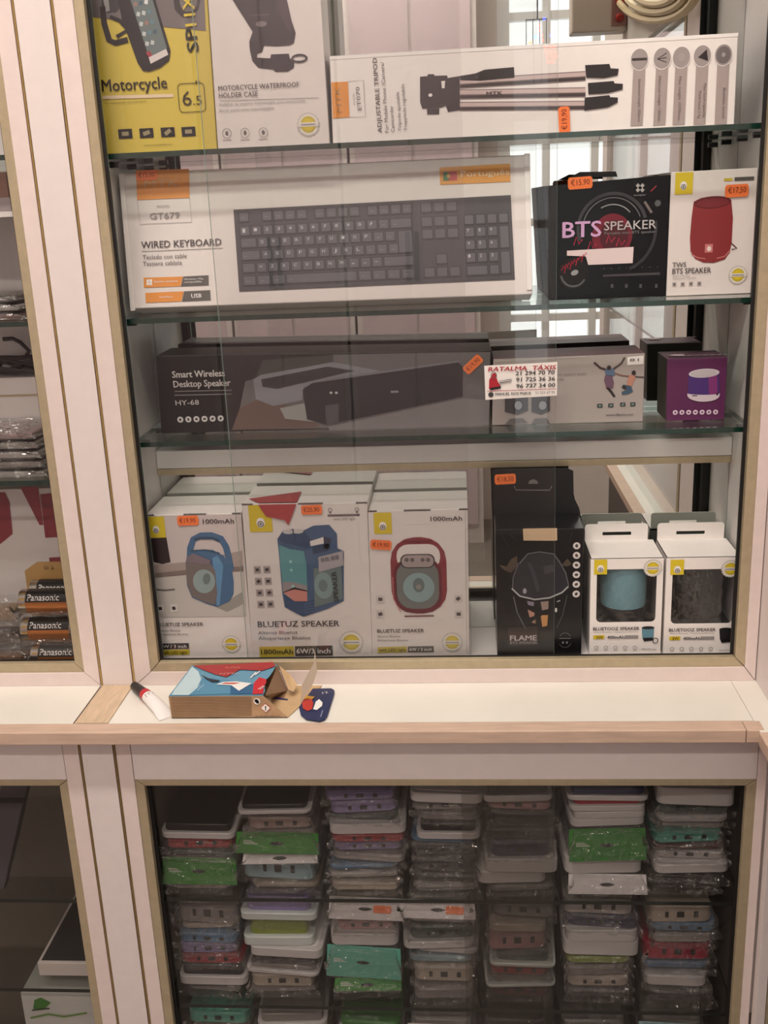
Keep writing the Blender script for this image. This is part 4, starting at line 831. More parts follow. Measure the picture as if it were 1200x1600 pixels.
# ---------------------------------------------------------------- black flame speaker box
k = cv(750, 730, 5.16)
r, f, C = carton('speaker_box', 'tall black flame speaker box with a hanging card and beige tape', [k(126, 502), k(840, 492), k(816, 1516), k(140, 1530)], Y4, .062, ZF, CARTONB, CARTONB)
YC = Y4+.058; fc = front_face(YC)
b = MB(); b.prism([Vector((p.x, YC, p.z)) for p in [fc.hit(*k(*q)) for q in ((95, 30), (110, 18), (700, 8), (752, 30), (756, 240), (800, 330), (832, 480), (832, 560), (115, 560))]], (0, .0012, 0), CARTONB); b.build('hanging_card', r, r)
b, d = part(r, 'hang_slot'); fc.line(b, [k(275, 150), k(290, 182), k(560, 184), k(580, 150)], 1.2, ink(150, 146, 144), 1); fc.quad(b, [k(388, 132), k(398, 108), k(430, 94), k(460, 108), k(470, 132)], ink(124, 120, 118), 1); d()
b, d = part(r, 'packing_tape'); b.prism([f.hit(*k(*p), 3) for p in ((345, 492), (620, 488), (622, 586), (590, 590), (350, 588))], (0, -.0003, 0), mat('masking_tape', (198, 172, 140), .6)); d('strip of beige tape')
b, d = part(r, 'dome_picture'); L1, L2 = ink(112, 112, 116), ink(170, 172, 172)
f.quad(b, [k(262, 990), k(268, 880), k(310, 770), k(385, 695), k(480, 680), k(590, 696), k(660, 790), k(705, 900), k(714, 960), k(660, 1010), k(560, 1050), k(440, 1066), k(330, 1040)], ink(38, 38, 44), 1)
f.line(b, [k(318, 775), k(385, 696), k(480, 680), k(595, 698), k(640, 760)], 1.4, L1, 2); f.line(b, [k(262, 985), k(266, 890), k(310, 770)], 1, L1, 2); f.line(b, [k(640, 760), k(690, 850), k(714, 950)], 1.2, L1, 2)
f.line(b, [k(256, 975), k(320, 1036), k(440, 1064), k(560, 1050), k(660, 1008), k(712, 958)], 2.2, L2, 3); f.line(b, [k(270, 1040), k(300, 1170), k(372, 1310)], 1.2, L1, 2); f.line(b, [k(702, 1030), k(665, 1190), k(618, 1290)], 1.4, ink(70, 76, 74), 2)
f.line(b, [k(395, 770), k(430, 850), k(470, 1000)], 6, ink(58, 56, 64), 2); f.quad(b, [k(510, 800), k(590, 780), k(600, 840), k(520, 860)], ink(60, 60, 64), 2)
for pts, c in (([(378, 1075), (436, 1085), (432, 1118), (388, 1108)], (130, 120, 136)), ([(488, 1082), (552, 1076), (550, 1140), (500, 1152)], (150, 130, 120)), ([(384, 1144), (440, 1172), (436, 1196), (400, 1208)], (176, 130, 116)), ([(490, 1200), (500, 1190), (548, 1188), (540, 1275), (502, 1285)], (190, 138, 84)), ([(412, 1248), (446, 1222), (446, 1258)], (150, 122, 104))): f.quad(b, [k(*p) for p in pts], ink(*c), 3)
f.ell(b, *k(360, 995), 3, 4.6, ink(150, 150, 156), 4, n=10); f.ell(b, *k(612, 1148), 1.8, 4, ink(196, 198, 196), 4, n=8); f.line(b, [k(620, 1082), k(645, 1070)], 1.4, ink(180, 180, 180), 4)
for pts in ([(150, 785), (215, 798), (250, 740), (300, 712), (300, 790), (250, 850), (200, 830)], [(655, 790), (705, 735), (740, 780), (700, 800)]): f.quad(b, [k(*p) for p in pts], ink(74, 62, 50), 1)
for i in range(8): f.line(b, [k(150+i*85, 500+(i*37) % 60), k(230+i*70, 640-(i*53) % 110)], .6, ink(66, 64, 66), 1)
d('glass dome lamp printed on the box')
icons(r, f, [k(779-.4*i*2, 632+77.6*i) for i in range(6)], 11.6, 11.6, ink(206, 200, 196), ink(70, 66, 66), True)
b, d = part(r, 'title_panel'); f.quad(b, [k(225, 1290), k(462, 1280), k(466, 1430), k(232, 1440)], ink(58, 48, 46), 2); d()
words(r, f, [('FLAME', *k(243, 1394), 41, 8.4, ink(190, 182, 180), dict(bold=.03, lvl=4)), ('BTS SPEAKER', *k(243, 1422), 42, 4, ink(150, 142, 140), dict(bold=.02, lvl=4))], 'title_lettering')
b, d = part(r, 'emblem'); f.ring(b, *k(685, 1375), 9, 9, 1, ink(104, 102, 102), 1, 20, 160, 14); f.rect(b, *k(685, 1378), 18, 1.6, ink(110, 108, 108), 1); f.ring(b, *k(685, 1415), 9, 8, 1, ink(90, 88, 88), 1, 190, 350, 14)
for x in (668, 700): f.ell(b, *k(x, 1412), 1.6, 2.4, ink(120, 118, 118), 1, n=8)
d(); sticker(r, fc, *k(203, 94), 33, 16.5, '€18,50', 4, 2)

# ---------------------------------------------------------------- two window boxes with real speakers inside
def window_box(label, quad, win, tab, slot, k, body_mat, cap_mat, split, logo, drop, bdg, tx, ty, mini, ic):
    Y = Y4; dep = .066; C = [on_y(Y, *k(*p)) for p in quad]; tl, tr, br, bl = C; bl.z = br.z = ZF+.0003; f = front_face(Y)
    r = thing('speaker_box', ((bl.x+br.x)/2, Y+dep/2, ZF), label, 'box'); D = Vector((0, dep, 0))
    # front panel with a cut-out
    x0, y0, x1, y1 = win; n = 20; W = f.local(*k((x0+x1)/2, (y0+y1)/2), rr_pts((x1-x0)/4.444, (y1-y0)/4.444, 7), -2.27)
    for p in W: p.y = Y
    X0, X1, Zb, Zt = bl.x, br.x, bl.z, (tl.z+tr.z)/2
    b = MB(); m = len(W); CN = [Vector((X1, Y, Zt)), Vector((X0, Y, Zt)), Vector((X0, Y, Zb)), Vector((X1, Y, Zb))]
    fs = []
    for i in range(m):
        j = (i+1) % m; ci, cj = i//5, j//5
        fs.append((i, j, m+ci) if ci == cj else (i, j, m+cj, m+ci))
    b.raw(W+CN, fs, CARTONW)
    b.build('front_panel', r, r)
    b = MB(); th = .0008; IN = ink(60, 56, 54)
    b.box(X0, X0+th, Y+.0002, Y+dep, Zb, Zt, CARTONW); b.box(X1-th, X1, Y+.0002, Y+dep, Zb, Zt, CARTONW); b.box(X0, X1, Y+dep-th, Y+dep, Zb, Zt, ink(120, 116, 112)); b.box(X0, X1, Y+.0002, Y+dep, Zb, Zb+th, CARTONW)
    b.build('carton', r, r)
    b = MB(); b.box(X0, X1, Y, Y+dep, Zt-th, Zt, CARTONW); b.build('top_flap', r, r)
    ip = MB(); ip.box(X0+.002, X1-.002, Y+dep-.004, Y+dep-.003, Zb+.002, Zt-.002, IN); ip.build('backing', r, r)
    ft_ = front_face(Y+dep); T = [ft_.hit(*k(*p)) for p in tab]; T = [Vector((p.x, Y+dep-.0012, p.z)) for p in T]
    b = MB(); (sx0, sz0), (sx1, sz1) = [(lambda p: (p.x, p.z))(ft_.hit(*k(*p))) for p in ((slot[0], slot[3]), (slot[2], slot[1]))]
    tz0, tz1, tx0, tx1 = Zt-.002, (T[0].z+T[1].z)/2, T[0].x, T[1].x; rr = .004
    for xa, xb, za, zb2 in ((tx0, sx0, tz0, tz1-rr), (sx1, tx1, tz0, tz1-rr), (sx0, sx1, tz0, sz0), (sx0, sx1, sz1, tz1-rr), (tx0+rr, tx1-rr, tz1-rr, tz1)):
        b.box(xa, xb, Y+dep-.0012, Y+dep, za, zb2, CARTONW)
    for cx, a0 in ((tx0+rr, 90), (tx1-rr, 0)): b.prism([(cx, Y+dep-.0012, tz1-rr)]+[(cx+rr*math.cos(math.radians(a0+15*j)), Y+dep-.0012, tz1-rr+rr*math.sin(math.radians(a0+15*j))) for j in range(7)], (0, .0012, 0), CARTONW)
    b.build('hang_tab', r, r)
    # the speaker
    wx0, wx1 = on_y(Y+.03, *k(split[0], split[1])).x, on_y(Y+.03, *k(split[2], split[1])).x; rad = min((wx1-wx0)/2, .0268); cx = (wx0+wx1)/2; cx = max(X0+rad+.0015, min(X1-rad-.0015, cx))
    zc = on_y(Y+.01, *k((split[0]+split[2])/2, split[1])).z; z_b = Zb+.028; z_t = Zt-.008
    b = MB(); b.lathe((cx, Y+.031, 0), [(rad*.98, zc), (rad, zc+.003), (rad, z_t-.004), (rad*.96, z_t-.001), (rad*.85, z_t)], body_mat, 32); s = b.build('speaker_body', r, r, smooth=True)
    b = MB(); b.lathe((cx, Y+.031, 0), [(rad*.86, z_b), (rad*.94, z_b+.004), (rad*.97, zc-.001), (rad*.9, zc)], cap_mat, 32); b.build('speaker_base', r, r, smooth=True)
    b = MB(); b.box(X0+th+.0004, X1-th-.0004, Y+.004, Y+dep-.005, Zb+.0015, z_b-.0002, IN); b.build('inner_tray', r, r)
    b = MB(); b.box(min(p.x for p in W)-.001, max(p.x for p in W)+.001, Y+.0006, Y+.0008, min(p.z for p in W)-.001, max(p.z for p in W)+.001, FILM); b.build('window_film', r, r)
    droplet(r, f, k(*logo[:2]), k(*logo[2:]), *k(*drop), 11); badge(r, f, *k(*bdg), 15)
    words(r, f, [('BLUETOOZ SPEAKER', *k(tx, ty), 71, 5, ink(70, 62, 66), dict(bold=.02))], 'title_lettering')
    words(r, f, [('Altavoz Bluetooz - Altoparlante Bluetooz', *k(tx+4, ty+18), 68, 2.2, LGREY), ('400mAh', *k(tx+98, ty+58), 26, 5, BLACK, dict(bold=.02)), ('3W', *k(tx+22, ty+58), 10, 4.6, ink(120, 96, 20), dict(bold=.02))], 'small_lettering')
    words(r, f, [('With BTS logo', *k(mini[0]-48, ty+136), 23, 2.6, GREY)], 'caption_lettering')
    b, d = part(r, 'feature_bars'); f.rect(b, *k(tx+40, ty+48), 17, 6.4, YEL, 1); f.rect(b, *k(tx+266, ty+46), 21, 5.4, LGREY, 1); d()
    b, d = part(r, 'small_picture'); mx, my = mini; mc, mk = mini_cols[label]
    f.quad(b, [k(mx-44, my-44), k(mx+42, my-50), k(mx+38, my+20), k(mx-40, my+24)], mc, 1); f.quad(b, [k(mx-40, my+24), k(mx+38, my+20), k(mx+30, my+42), k(mx-28, my+48)], mk, 2); f.ell(b, *k(mx, my-47), 9.8, 2.6, mk, 2); f.ring(b, *k(mx+50, my+42), 4.4, 5, 1.2, mk, 3, n=14); d('small speaker printed on the box')
    b, d = part(r, 'icon_row')
    for i in range(5): f.ring(b, *k(ic[0]+ic[2]*i, ic[1]), 3.2, 3.2, .8, LGREY, 1, n=10); f.rect(b, *k(ic[0]+ic[2]*i, ic[1]+18), 6, .8, LGREY, 1)
    d()
    return r
k = cv(900, 790, 4.444)
TEAL = mat('teal_speaker_cloth', (118, 160, 170), .5, noise=.05, nscale=500, bump=.2); BSP = mat('black_speaker_shell', (26, 25, 28), .45); DKC = mat('charcoal_cloth', (27, 26, 29), .7, noise=.15, nscale=200, bump=.3)
LA = 'white window box showing a pale blue speaker, second from the right on the floor'; LB = 'white window box showing a black speaker, rightmost on the cabinet floor'
mini_cols = {LA: (ink(96, 140, 156), ink(30, 30, 34)), LB: (ink(30, 28, 30), ink(20, 19, 21))}
window_box(LA, [(108, 366), (608, 360), (585, 1022), (92, 1030)], (145, 430, 553, 822), [(62, 126), (500, 124)], (183, 178, 382, 206), k, TEAL, BSP, (150, 715, 500), (126, 370, 215, 480), (170, 442), (533, 432), 118, 864, (500, 893), (140, 985, 67))
window_box(LB, [(614, 360), (1140, 350), (1106, 1022), (604, 1028)], (668, 430, 1088, 832), [(566, 118), (1030, 116)], (695, 172, 893, 199), k, DKC, BSP, (690, 780, 1010), (656, 371, 748, 482), (703, 448), (1072, 437), 645, 872, (1038, 903), (666, 992, 67))

# ================================================================== ON THE WORKTOP
# super glue tube
gt = thing('glue_tube', on_z(ZL, 235, 1100), 'small white glue tube with black cap and red band on the worktop', 'tube')
A = on_z(ZL+.0065, 209, 1070); B = on_z(ZL+.004, 262, 1118); ax = (B-A).normalized(); sd = ax.cross(Vector((0, 0, 1))).normalized(); L = (B-A).length
def sec(t, rw, rh, n=16):
    c = A+ax*(L*t); c.z = ZL+.0002+rh; up = Vector((0, 0, 1)); return [c+sd*(rw*math.cos(2*math.pi*j/n))+up*(rh*math.sin(2*math.pi*j/n)) for j in range(n)]
WT = mat('white_tube', (232, 228, 226), .3); RB = mat('red_band', (186, 30, 48), .35)
b = MB(); b.loft([sec(0, .0035, .0040), sec(.02, .0052, .0055), sec(.3, .0062, .0064), sec(.34, .0064, .0066)], mat('black_cap', (20, 19, 20), .4), True); b.build('cap', gt, gt, smooth=True)
b = MB(); b.loft([sec(.343, .0068, .0068), sec(.44, .0074, .0068)], RB); b.build('red_band', gt, gt, smooth=True)
b = MB(); b.loft([sec(.443, .0075, .0068), sec(.6, .0084, .0062), sec(.8, .0094, .0042), sec(.93, .0102, .0018), sec(1.0, .0104, .0010)], WT); b.build('body', gt, gt, smooth=True)
upn = Vector((0, 0, 1)); b = MB()
for i in range(6):
    p = A+ax*(L*(.50+.0*i)); p.z = 0; w0 = -.005+i*.0019
    for t0, t1 in ((.47, .56), (.58, .74)):
        pts = []
        for t in (t0, t1):
            rh = .0068*(1-max(0, (t-.443)/.557)**1.3*.85); c = A+ax*(L*t); c.z = ZL+.0002+2*rh*(1-.12*abs(w0)/.005)+.0004
            pts.append((c+sd*w0, c+sd*(w0+.0007)))
        b.poly([pts[0][0], pts[0][1], pts[1][1], pts[1][0]], ink(70, 60, 62))
b.build('label_lines', gt, gt)

# torn open glue packet
FB = on_z(ZL, 268, 1123); yF = FB.y
zT = on_y(yF, 300, 1088).z
xa, xb = on_y(yF, 265, 1105).x, on_y(yF, 412, 1100).x; xe = on_y(yF, 450, 1124).x
BK = on_z(zT, 300, 1041); BK2 = on_z(zT, 427, 1037); yBk = min(BK.y, -.004)
gp = thing('glue_packet', ((xa+xb)/2, (yF+yBk)/2, ZL), 'torn open blue and red cardboard packet lying on the worktop', 'box')
zb0_ = ZL+.0006; t = .0007
F0, F1, F1t, F0t = Vector((xa+.001, yF, zb0_)), Vector((xe, yF, zb0_)), Vector((xb, yF, zT)), Vector((xa, yF, zT))
b = MB(); b.prism([F0, F1, F1t, F0t], (0, t, 0), KRAFT); b.build('front_panel', gp, gp)
bx0, bx1 = on_y(yBk, 300, 1045).x, on_y(yBk, 428, 1040).x
b = MB(); b.prism([(xa+.001, yF, zb0_), (xe, yF, zb0_), (on_z(ZL, 500, 1085).x, yBk, zb0_), (bx0, yBk, zb0_)], (0, 0, t), KRAFTL); b.build('bottom_panel', gp, gp)
b = MB(); b.prism([(xa+.001, yF+t, zb0_), (xa, yF+t, zT), (bx0, yBk, zT), (bx0, yBk, zb0_)], (t, 0, 0), KRAFT); b.build('end_panel', gp, gp)
b = MB(); b.prism([(bx0, yBk, zb0_), (bx1+.01, yBk, zb0_), (bx1, yBk, zT), (bx0, yBk, zT)], (0, -t, 0), KRAFT); b.build('back_panel', gp, gp)
tfc = Face((0, yF, zT), (0, 0, 1), (1, 0, 0), (0, 1, 0)); k = cv(190, 1020, 6.667); g = cv(360, 1010, 6.667)
edge = [g(340, 515), g(362, 470), g(350, 420), g(375, 385), g(372, 350), g(405, 320), g(440, 270), g(470, 215), g(490, 190)]
TP = [k(492, 455)]+edge+[g(440, 165), k(735, 140)]
P3 = [tfc.hit(*p)-Vector((0, 0, .0005)) for p in TP]; P3 = [Vector((p.x, min(p.y, yBk), zT)) for p in P3]
b = MB(); b.prism(P3, (0, 0, .0008), ink(100, 148, 174)); b.build('top_panel', gp, gp)
b, d = part(gp, 'top_print')
f2 = Face((0, yF, zT+.0008), (0, 0, 1), (1, 0, 0), (0, 1, 0))
f2.quad(b, [k(520, 446), k(560, 380), k(640, 280), k(735, 150), k(800, 200), k(830, 280), k(780, 380), k(700, 446)], ink(186, 208, 214), 1)
f2.quad(b, [k(700, 446), k(780, 380), k(830, 280), k(900, 260), k(1200, 300), g(200, 500), g(0, 500)], ink(84, 138, 168), 1); f2.quad(b, [g(0, 420), g(240, 400), g(235, 500), g(0, 505)], ink(46, 96, 136), 2)
f2.quad(b, [k(745, 142), k(1130, 128), g(440, 170), g(470, 215), g(330, 262), g(100, 250), k(1090, 262), k(980, 235), k(860, 190)], ink(160, 48, 50), 3)
f2.quad(b, [g(245, 390), g(300, 330), g(372, 350), g(375, 385), g(350, 420), g(340, 500), g(232, 508)], ink(196, 36, 48), 3)
f2.quad(b, [k(830, 235), k(900, 275), k(1030, 300), k(1000, 318), k(940, 318), k(880, 285)], ink(34, 40, 50), 4); f2.quad(b, [k(985, 340), k(1060, 315), g(60, 375), g(220, 395), g(90, 474), g(10, 415)], ink(232, 230, 226), 4); f2.quad(b, [k(1040, 335), k(1080, 322), g(105, 390), g(40, 405)], ink(196, 80, 60), 5)
for i in range(2): f2.quad(b, [g(205+i*45, 340-i*30), g(220+i*45, 340-i*30), g(275+i*40, 280-i*10), g(262+i*40, 280-i*10)], WHITE, 5)
for i in range(3): f2.line(b, [k(710+40*i, 412-6*i), k(780+40*i, 350-6*i)], .7, ink(190, 214, 224), 3)
d('blue print with a red corner'); words(gp, f2, [('SOS', *g(312, 465), 13, 5, WHITE, dict(ang=62, bold=.02, lvl=6)), ('HTTI', *k(1020, 240), 26, 5, ink(226, 170, 160), dict(lvl=6, slant=.3)), ('SUPER', *k(1075, 178), 24, 6, ink(216, 130, 110), dict(lvl=6))], 'top_lettering')
ff = front_face(yF); b, d = part(gp, 'fine_print')
for i in range(14): y = 464+i*16; ff.line(b, [k(510+i*1.4, y), k(850, y-1), g(222, 529+i*14.5)], .8, ink(108, 80, 58), 1)
d(); b, d = part(gp, 'recycling_marks'); ff.ell(b, *g(278, 568), 5.4, 5.6, WHITE, 2); ff.ell(b, *g(272, 562), 3, 3, BLACK, 3, n=10); ff.ell(b, *g(285, 576), 2.6, 2.8, BLACK, 3, n=10)
ff.rect(b, *g(368, 637), 11.4, 11.4, ink(200, 50, 50), 2, 45); ff.rect(b, *g(368, 637), 10, 10, WHITE, 3, 45); ff.rect(b, *g(368, 630), 1.8, 5, BLACK, 4); ff.ell(b, *g(368, 655), 1.1, 1.1, BLACK, 4, n=8); d(); words(gp, ff, [('UFI 1J00-Q0M5-D00X-1G9T', *g(258, 732), 41, 3, ink(60, 46, 40))], 'code_lettering')
# flaps at the torn end
def sheet(name, pts, m, th=.0007, inner=None):
    pts = [Vector(p) for p in pts]; n = (pts[1]-pts[0]).cross(pts[2]-pts[0]).normalized(); b = MB(); b.prism(pts, n*th, m, inner); return b.build(name, gp, gp)
q1 = tfc.hit(*g(490, 195)); q1.y = min(q1.y, yBk-.002); q2 = on_z(zT+.004, *g(530, 215)); m1 = on_z(ZL+.008, *g(650, 470)); m2 = on_z(ZL+.004, *g(605, 470))
sheet('folded_flap', [on_y(yBk-.012, *g(505, 195)), on_y(yBk-.012, *g(620, 290)), on_y(yBk-.022, *g(695, 390)), on_y(yBk-.03, *g(655, 475)), on_y(yBk-.03, *g(600, 450))], KRAFTL, .0007, ink(60, 50, 90))
sheet('inner_flap', [on_y(yF+.004, *g(365, 500)), on_z(zb0_+.001, *g(430, 545)), on_z(zb0_+.001, *g(560, 545)), on_y(yBk-.012, *g(595, 455)), on_y(yBk-.010, *g(490, 205))], ink(150, 118, 90))
sheet('blue_edge', [on_z(zb0_+.0012, *g(370, 522)), on_z(zb0_+.0012, *g(470, 525)), on_z(zb0_+.0012, *g(600, 548)), on_z(zb0_+.0012, *g(595, 560)), on_z(zb0_+.0012, *g(450, 545))], ink(54, 50, 96), .0004)
yfl = on_z(ZL, 475, 1100).y
st = sheet('standing_flap', [on_y(yfl, *g(735, 600)), on_y(yfl, *g(860, 390)), on_y(yfl, *g(905, 260)), on_y(yfl, *g(880, 30)), on_y(yfl, *g(870, 170)), on_y(yfl, *g(745, 400))], ink(196, 180, 160), .0007, KRAFT)
# dark blue hanging tab lying flat
TB = [(745, 590), (860, 445), (1050, 442), (1082, 460), (1085, 490), (1010, 730), (985, 765), (930, 785), (790, 765), (735, 720), (715, 640)]
b = MB(); b.prism([on_z(zb0_+.0012, *g(*p)) for p in TB], (0, 0, .0009), ink(30, 42, 84)); tb = b.build('hanging_tab', gp, gp, bevel=.0002)
f3 = Face((0, 0, zb0_+.0021), (0, 0, 1), (1, 0, 0), (0, 1, 0)); b, d = part(gp, 'tab_logo', tb)
f3.quad(b, [g(748, 600), g(760, 560), g(800, 535), g(850, 560), g(865, 600), g(850, 660), g(800, 680), g(755, 650)], ink(186, 50, 40), 1); f3.quad(b, [g(755, 560), g(790, 520), g(880, 530), g(850, 560), g(800, 552)], ink(216, 160, 60), 2)
f3.quad(b, [g(862, 660), g(890, 580), g(925, 555), g(960, 590), g(955, 625), g(900, 668)], WHITE, 1); f3.line(b, [g(940, 740), g(962, 670)], 1.4, ink(150, 160, 190), 1); f3.txt(b, '12', *g(962, 500), 9, 6, WHITE, 1, 20); d('red and yellow shield logo')

# ================================================================== LEFT UPPER CABINET: batteries, bags, cable
LXA, LXB = -1.2395, -.4555
zl1 = on_y(.03, 3, 242).z; zl2 = on_y(.03, 20, 503).z; zl3 = on_y(.03, 45, 751).z
shelf('highest glass shelf in the left upper cabinet', LXA, LXB, zl1); shelf('glass shelf with flat packs in the left upper cabinet', LXA, LXB, zl2); shelf('glass shelf with shiny bags in the left upper cabinet', LXA, LXB, zl3)
def wavy_bag(mb, x0, x1, y0, y1, z0, z1, m, seed, nx=9, ny=4, amp=.0022):
    rnd = random.Random(seed); G = []
    for i in range(nx+1):
        row_ = []
        for j in range(ny+1):
            e = min(i, nx-i, 1) if True else 1; edge = 0 if (i in (0, nx)) else 1
            row_.append(Vector((x0+(x1-x0)*i/nx, y0+(y1-y0)*j/ny, (z0+(z1-z0)*(.25 if not edge else 1))-rnd.random()*amp)))
        G.append(row_)
    vs = [p for r_ in G for p in r_]; n = ny+1; fs = [(i*n+j, (i+1)*n+j, (i+1)*n+j+1, i*n+j+1) for i in range(nx) for j in range(ny)]
    prev = [i*n for i in range(nx+1)]
    for q_ in (.62, .3, .06):            # crumpled front skirt
        b0 = len(vs); vs += [Vector((G[i][0].x+rnd.uniform(-.001, .001), y0+rnd.uniform(-.0032, .0012), z0+(z1-z0)*max(.0, q_+rnd.uniform(-.12, .12)))) for i in range(nx+1)]
        fs += [(b0+i, b0+i+1, prev[i+1], prev[i]) for i in range(nx)]; prev = [b0+i for i in range(nx+1)]
    mb.raw(vs, fs, m)
def bag_pack(name, label, cat, x0, x1, y0, y1, z0, t, inner, seed, group):
    r = thing(name, ((x0+x1)/2, (y0+y1)/2, z0), label, cat, group)
    b = MB(); b.box(x0+.006, x1-.006, y0+.006, y1-.004, z0+.0003, z0+t*.62, inner); b.build('contents', r, r, bevel=.002)
    b = MB(); wavy_bag(b, x0, x1, y0, y1, z0+.0003, z0+t*.97, BAG, seed); b.build('bag', r, r, smooth=True)
    return r
z = zl2; gx = on_y(.045, 40, 490).x
for i, (c, lab) in enumerate((((110, 80, 74), 'flat brown pack at the bottom of the pile on the left glass shelf'), ((170, 166, 160), 'flat grey pack in the middle of the pile on the left glass shelf'), ((96, 90, 84), 'flat dark pack on top of the pile on the left glass shelf'))):
    bag_pack('flat_pack', lab, 'pack', gx-.19, gx-.004*i, .045, .14, z, .010, ink(*c), 11+i, 'flat packs on the left shelf'); z += .0101
z = zl3; gx = on_y(.04, 74, 735).x
for i in range(5):
    lab = ['lowest', 'second lowest', 'middle', 'second highest', 'top'][i]+' shiny clear bag in the pile above the batteries'
    bag_pack('accessory_bag', lab, 'bag', gx-.2, gx-.002*i, .038, .125, z, .0115, ink(*[(150, 146, 140), (120, 112, 104), (158, 152, 146), (134, 128, 120), (142, 120, 118)][i]), 31+i, 'shiny bags above the batteries'); z += .0116
# white box standing behind the bags with a black cable lying on it
wb = on_y(.128, 70, 588)
r = thing('white_box', (wb.x-.1, .14, zl3), 'plain white box standing behind the shiny bags', 'box')
b = MB(); b.box(wb.x-.22, wb.x+.012, .128, .155, zl3+.0003, wb.z, CARTON); b.build('carton', r, r, bevel=.001)
b = MB(); zz_ = on_y(.127, 30, 618).z; b.box(wb.x-.22, wb.x+.012, .1272, .1278, zz_-.0012, zz_+.0012, GOLD); b.build('gold_line', r, r)
cb = MB(); cz = wb.z; P = []
for j in range(90):
    a = j*.42; rr = .018+.006*math.sin(j*.9); P.append((wb.x-.028+(rr+.008)*1.5*math.cos(a)*(.8+.3*math.sin(j*.17)), .1415+.0085*math.sin(a), cz+.0035+.010+.0095*math.sin(a*.61+1)))
cb.tube(P, .0022, mat('black_cable', (30, 28, 29), .45), 6)
cb.tube([on_y(.14, 5, 530), on_y(.14, 20, 529), on_y(.14, 32, 535), on_y(.14, 45, 548), on_y(.142, 40, 560)], .0028, mat('black_cable', (30, 28, 29), .45), 6)
tag(cb.build('cable', smooth=True), 'tangled black cable lying on the plain white box', 'cable')
# white board shelf with a brown box
p0 = on_y(.05, 14, 330); b = MB(); b.box(LXA, LXB, .05, .158, p0.z-.006, p0.z, CARTONW); tag(b.build('board_shelf'), 'white board shelf high in the left upper cabinet', 'shelf')
r = thing('small_box', (p0.x-.06, .09, p0.z), 'small brown box standing on the white board shelf', 'box'); zt_ = on_y(.06, 6, 268).z
b = MB(); b.box(p0.x-.12, p0.x-.002, .06, .12, p0.z+.0003, zt_, ink(120, 84, 72)); b.build('carton', r, r, bevel=.001)
b = MB(); b.box(p0.x-.12, p0.x-.001, .0592, .0602, p0.z+.0005, p0.z+(zt_-p0.z)*.35, ink(150, 138, 140)); b.build('grey_strip', r, r)
# red and white carton behind the batteries
f = front_face(.11); q = cv(0, 740, 5.0)
r, f, C = carton('red_white_box', 'large red and white carton standing behind the batteries', [(-120, 768), (97, 762), (118, 905), (-110, 912)], .11, .045, .7125, ink(206, 198, 194), CARTON)
C2 = [on_y(.11, *p) for p in ((97, 762),)]
b, d = part(r, 'red_print'); RW = ink(130, 46, 56)
f.quad(b, [q(-200, 140), q(40, 145), q(75, 220), q(100, 470), q(-10, 560), q(-200, 560)], RW, 1); f.quad(b, [q(160, 105), q(300, 100), q(340, 400), q(310, 400)], RW, 1); f.quad(b, [q(315, 160), q(405, 150), q(450, 495), q(355, 500)], RW, 1); f.quad(b, [q(330, 235), q(418, 228), q(424, 265), q(336, 275)], ink(110, 40, 48), 2); f.quad(b, [q(385, 655), q(475, 650), q(480, 700), q(390, 705)], RW, 1); d('red print')
# D batteries in blister packs
CU = mat('copper_label', (186, 118, 66), .28, metal=.6); BKL = mat('black_label', (22, 20, 20), .3); GLD = mat('gold_band', (206, 168, 104), .25, metal=.8); STL = mat('nickel', (190, 186, 180), .25, metal=1)
def battery(label, px, py, Y, z0, rad, text, xlen=.068):
    c = on_y(Y, px, py); x0 = c.x; zc = z0+rad+.0004
    r = thing('battery', (x0+xlen/2, Y, z0), label, 'battery', 'large batteries in the left cabinet'); n = 28
    def arc(a0, a1, xa, xb, m, rr=rad, name='x'):
        b = MB(); k_ = 12; A_ = []; B_ = []
        for j in range(k_+1):
            a = math.radians(a0+(a1-a0)*j/k_); A_.append((xa, Y-rr*math.cos(a), zc+rr*math.sin(a))); B_.append((xb, Y-rr*math.cos(a), zc+rr*math.sin(a)))
        b.raw(A_+B_, [(j, j+1, k_+2+j, k_+1+j) for j in range(k_)], m); return b.build(name, r, r, smooth=True)
    b = MB(); b.lathe((x0, Y, zc), [(rad*.7, .0), (rad*.985, .002), (rad*.985, xlen-.003), (rad*.4, xlen-.002), (rad*.36, xlen+.001)], STL, n, 'x'); b.build('can', r, r, smooth=True)
    arc(-180, 180, x0+.004, x0+.011, GLD, rad, 'gold_band'); lb = arc(14, 134, x0+.0115, x0+xlen-.004, BKL, rad*1.004, 'black_label'); arc(134, 374, x0+.0115, x0+xlen-.004, CU, rad*1.004, 'copper_label')
    vs, fs = glyphs(text); w_ = max(v[0] for v in vs); b = MB(); h = rad*.52; W_ = .041
    b.raw([(x0+.0135+v[0]/w_*W_, Y-(rad*1.012)*math.cos(math.radians(22)+v[1]/CAPH*h/rad), zc+(rad*1.012)*math.sin(math.radians(22)+v[1]/CAPH*h/rad)) for v in vs], fs, ink(226, 220, 214)); b.build('lettering', lb, r)
    b = MB(); wavy_bag(b, x0-.006, x0+xlen+.004, Y-rad-.004, Y+rad, zc-rad*.9, zc-rad*.55, BAG, int(px*7+py), 8, 2, .001); b.build('blister_edge', r, r)
    return r
rb = .0155; ZB = .7125
battery('large battery in the lowest row of the left cabinet', 52, 1020, .050, ZB, rb, 'Panasonic')
battery('large battery in a blister pack, second row from the bottom', 37, 985, .058, ZB+.0325, rb, 'Panasonic')
battery('large battery in a blister pack, third row from the bottom', 33, 940, .066, ZB+.0660, rb, 'Panasonic')
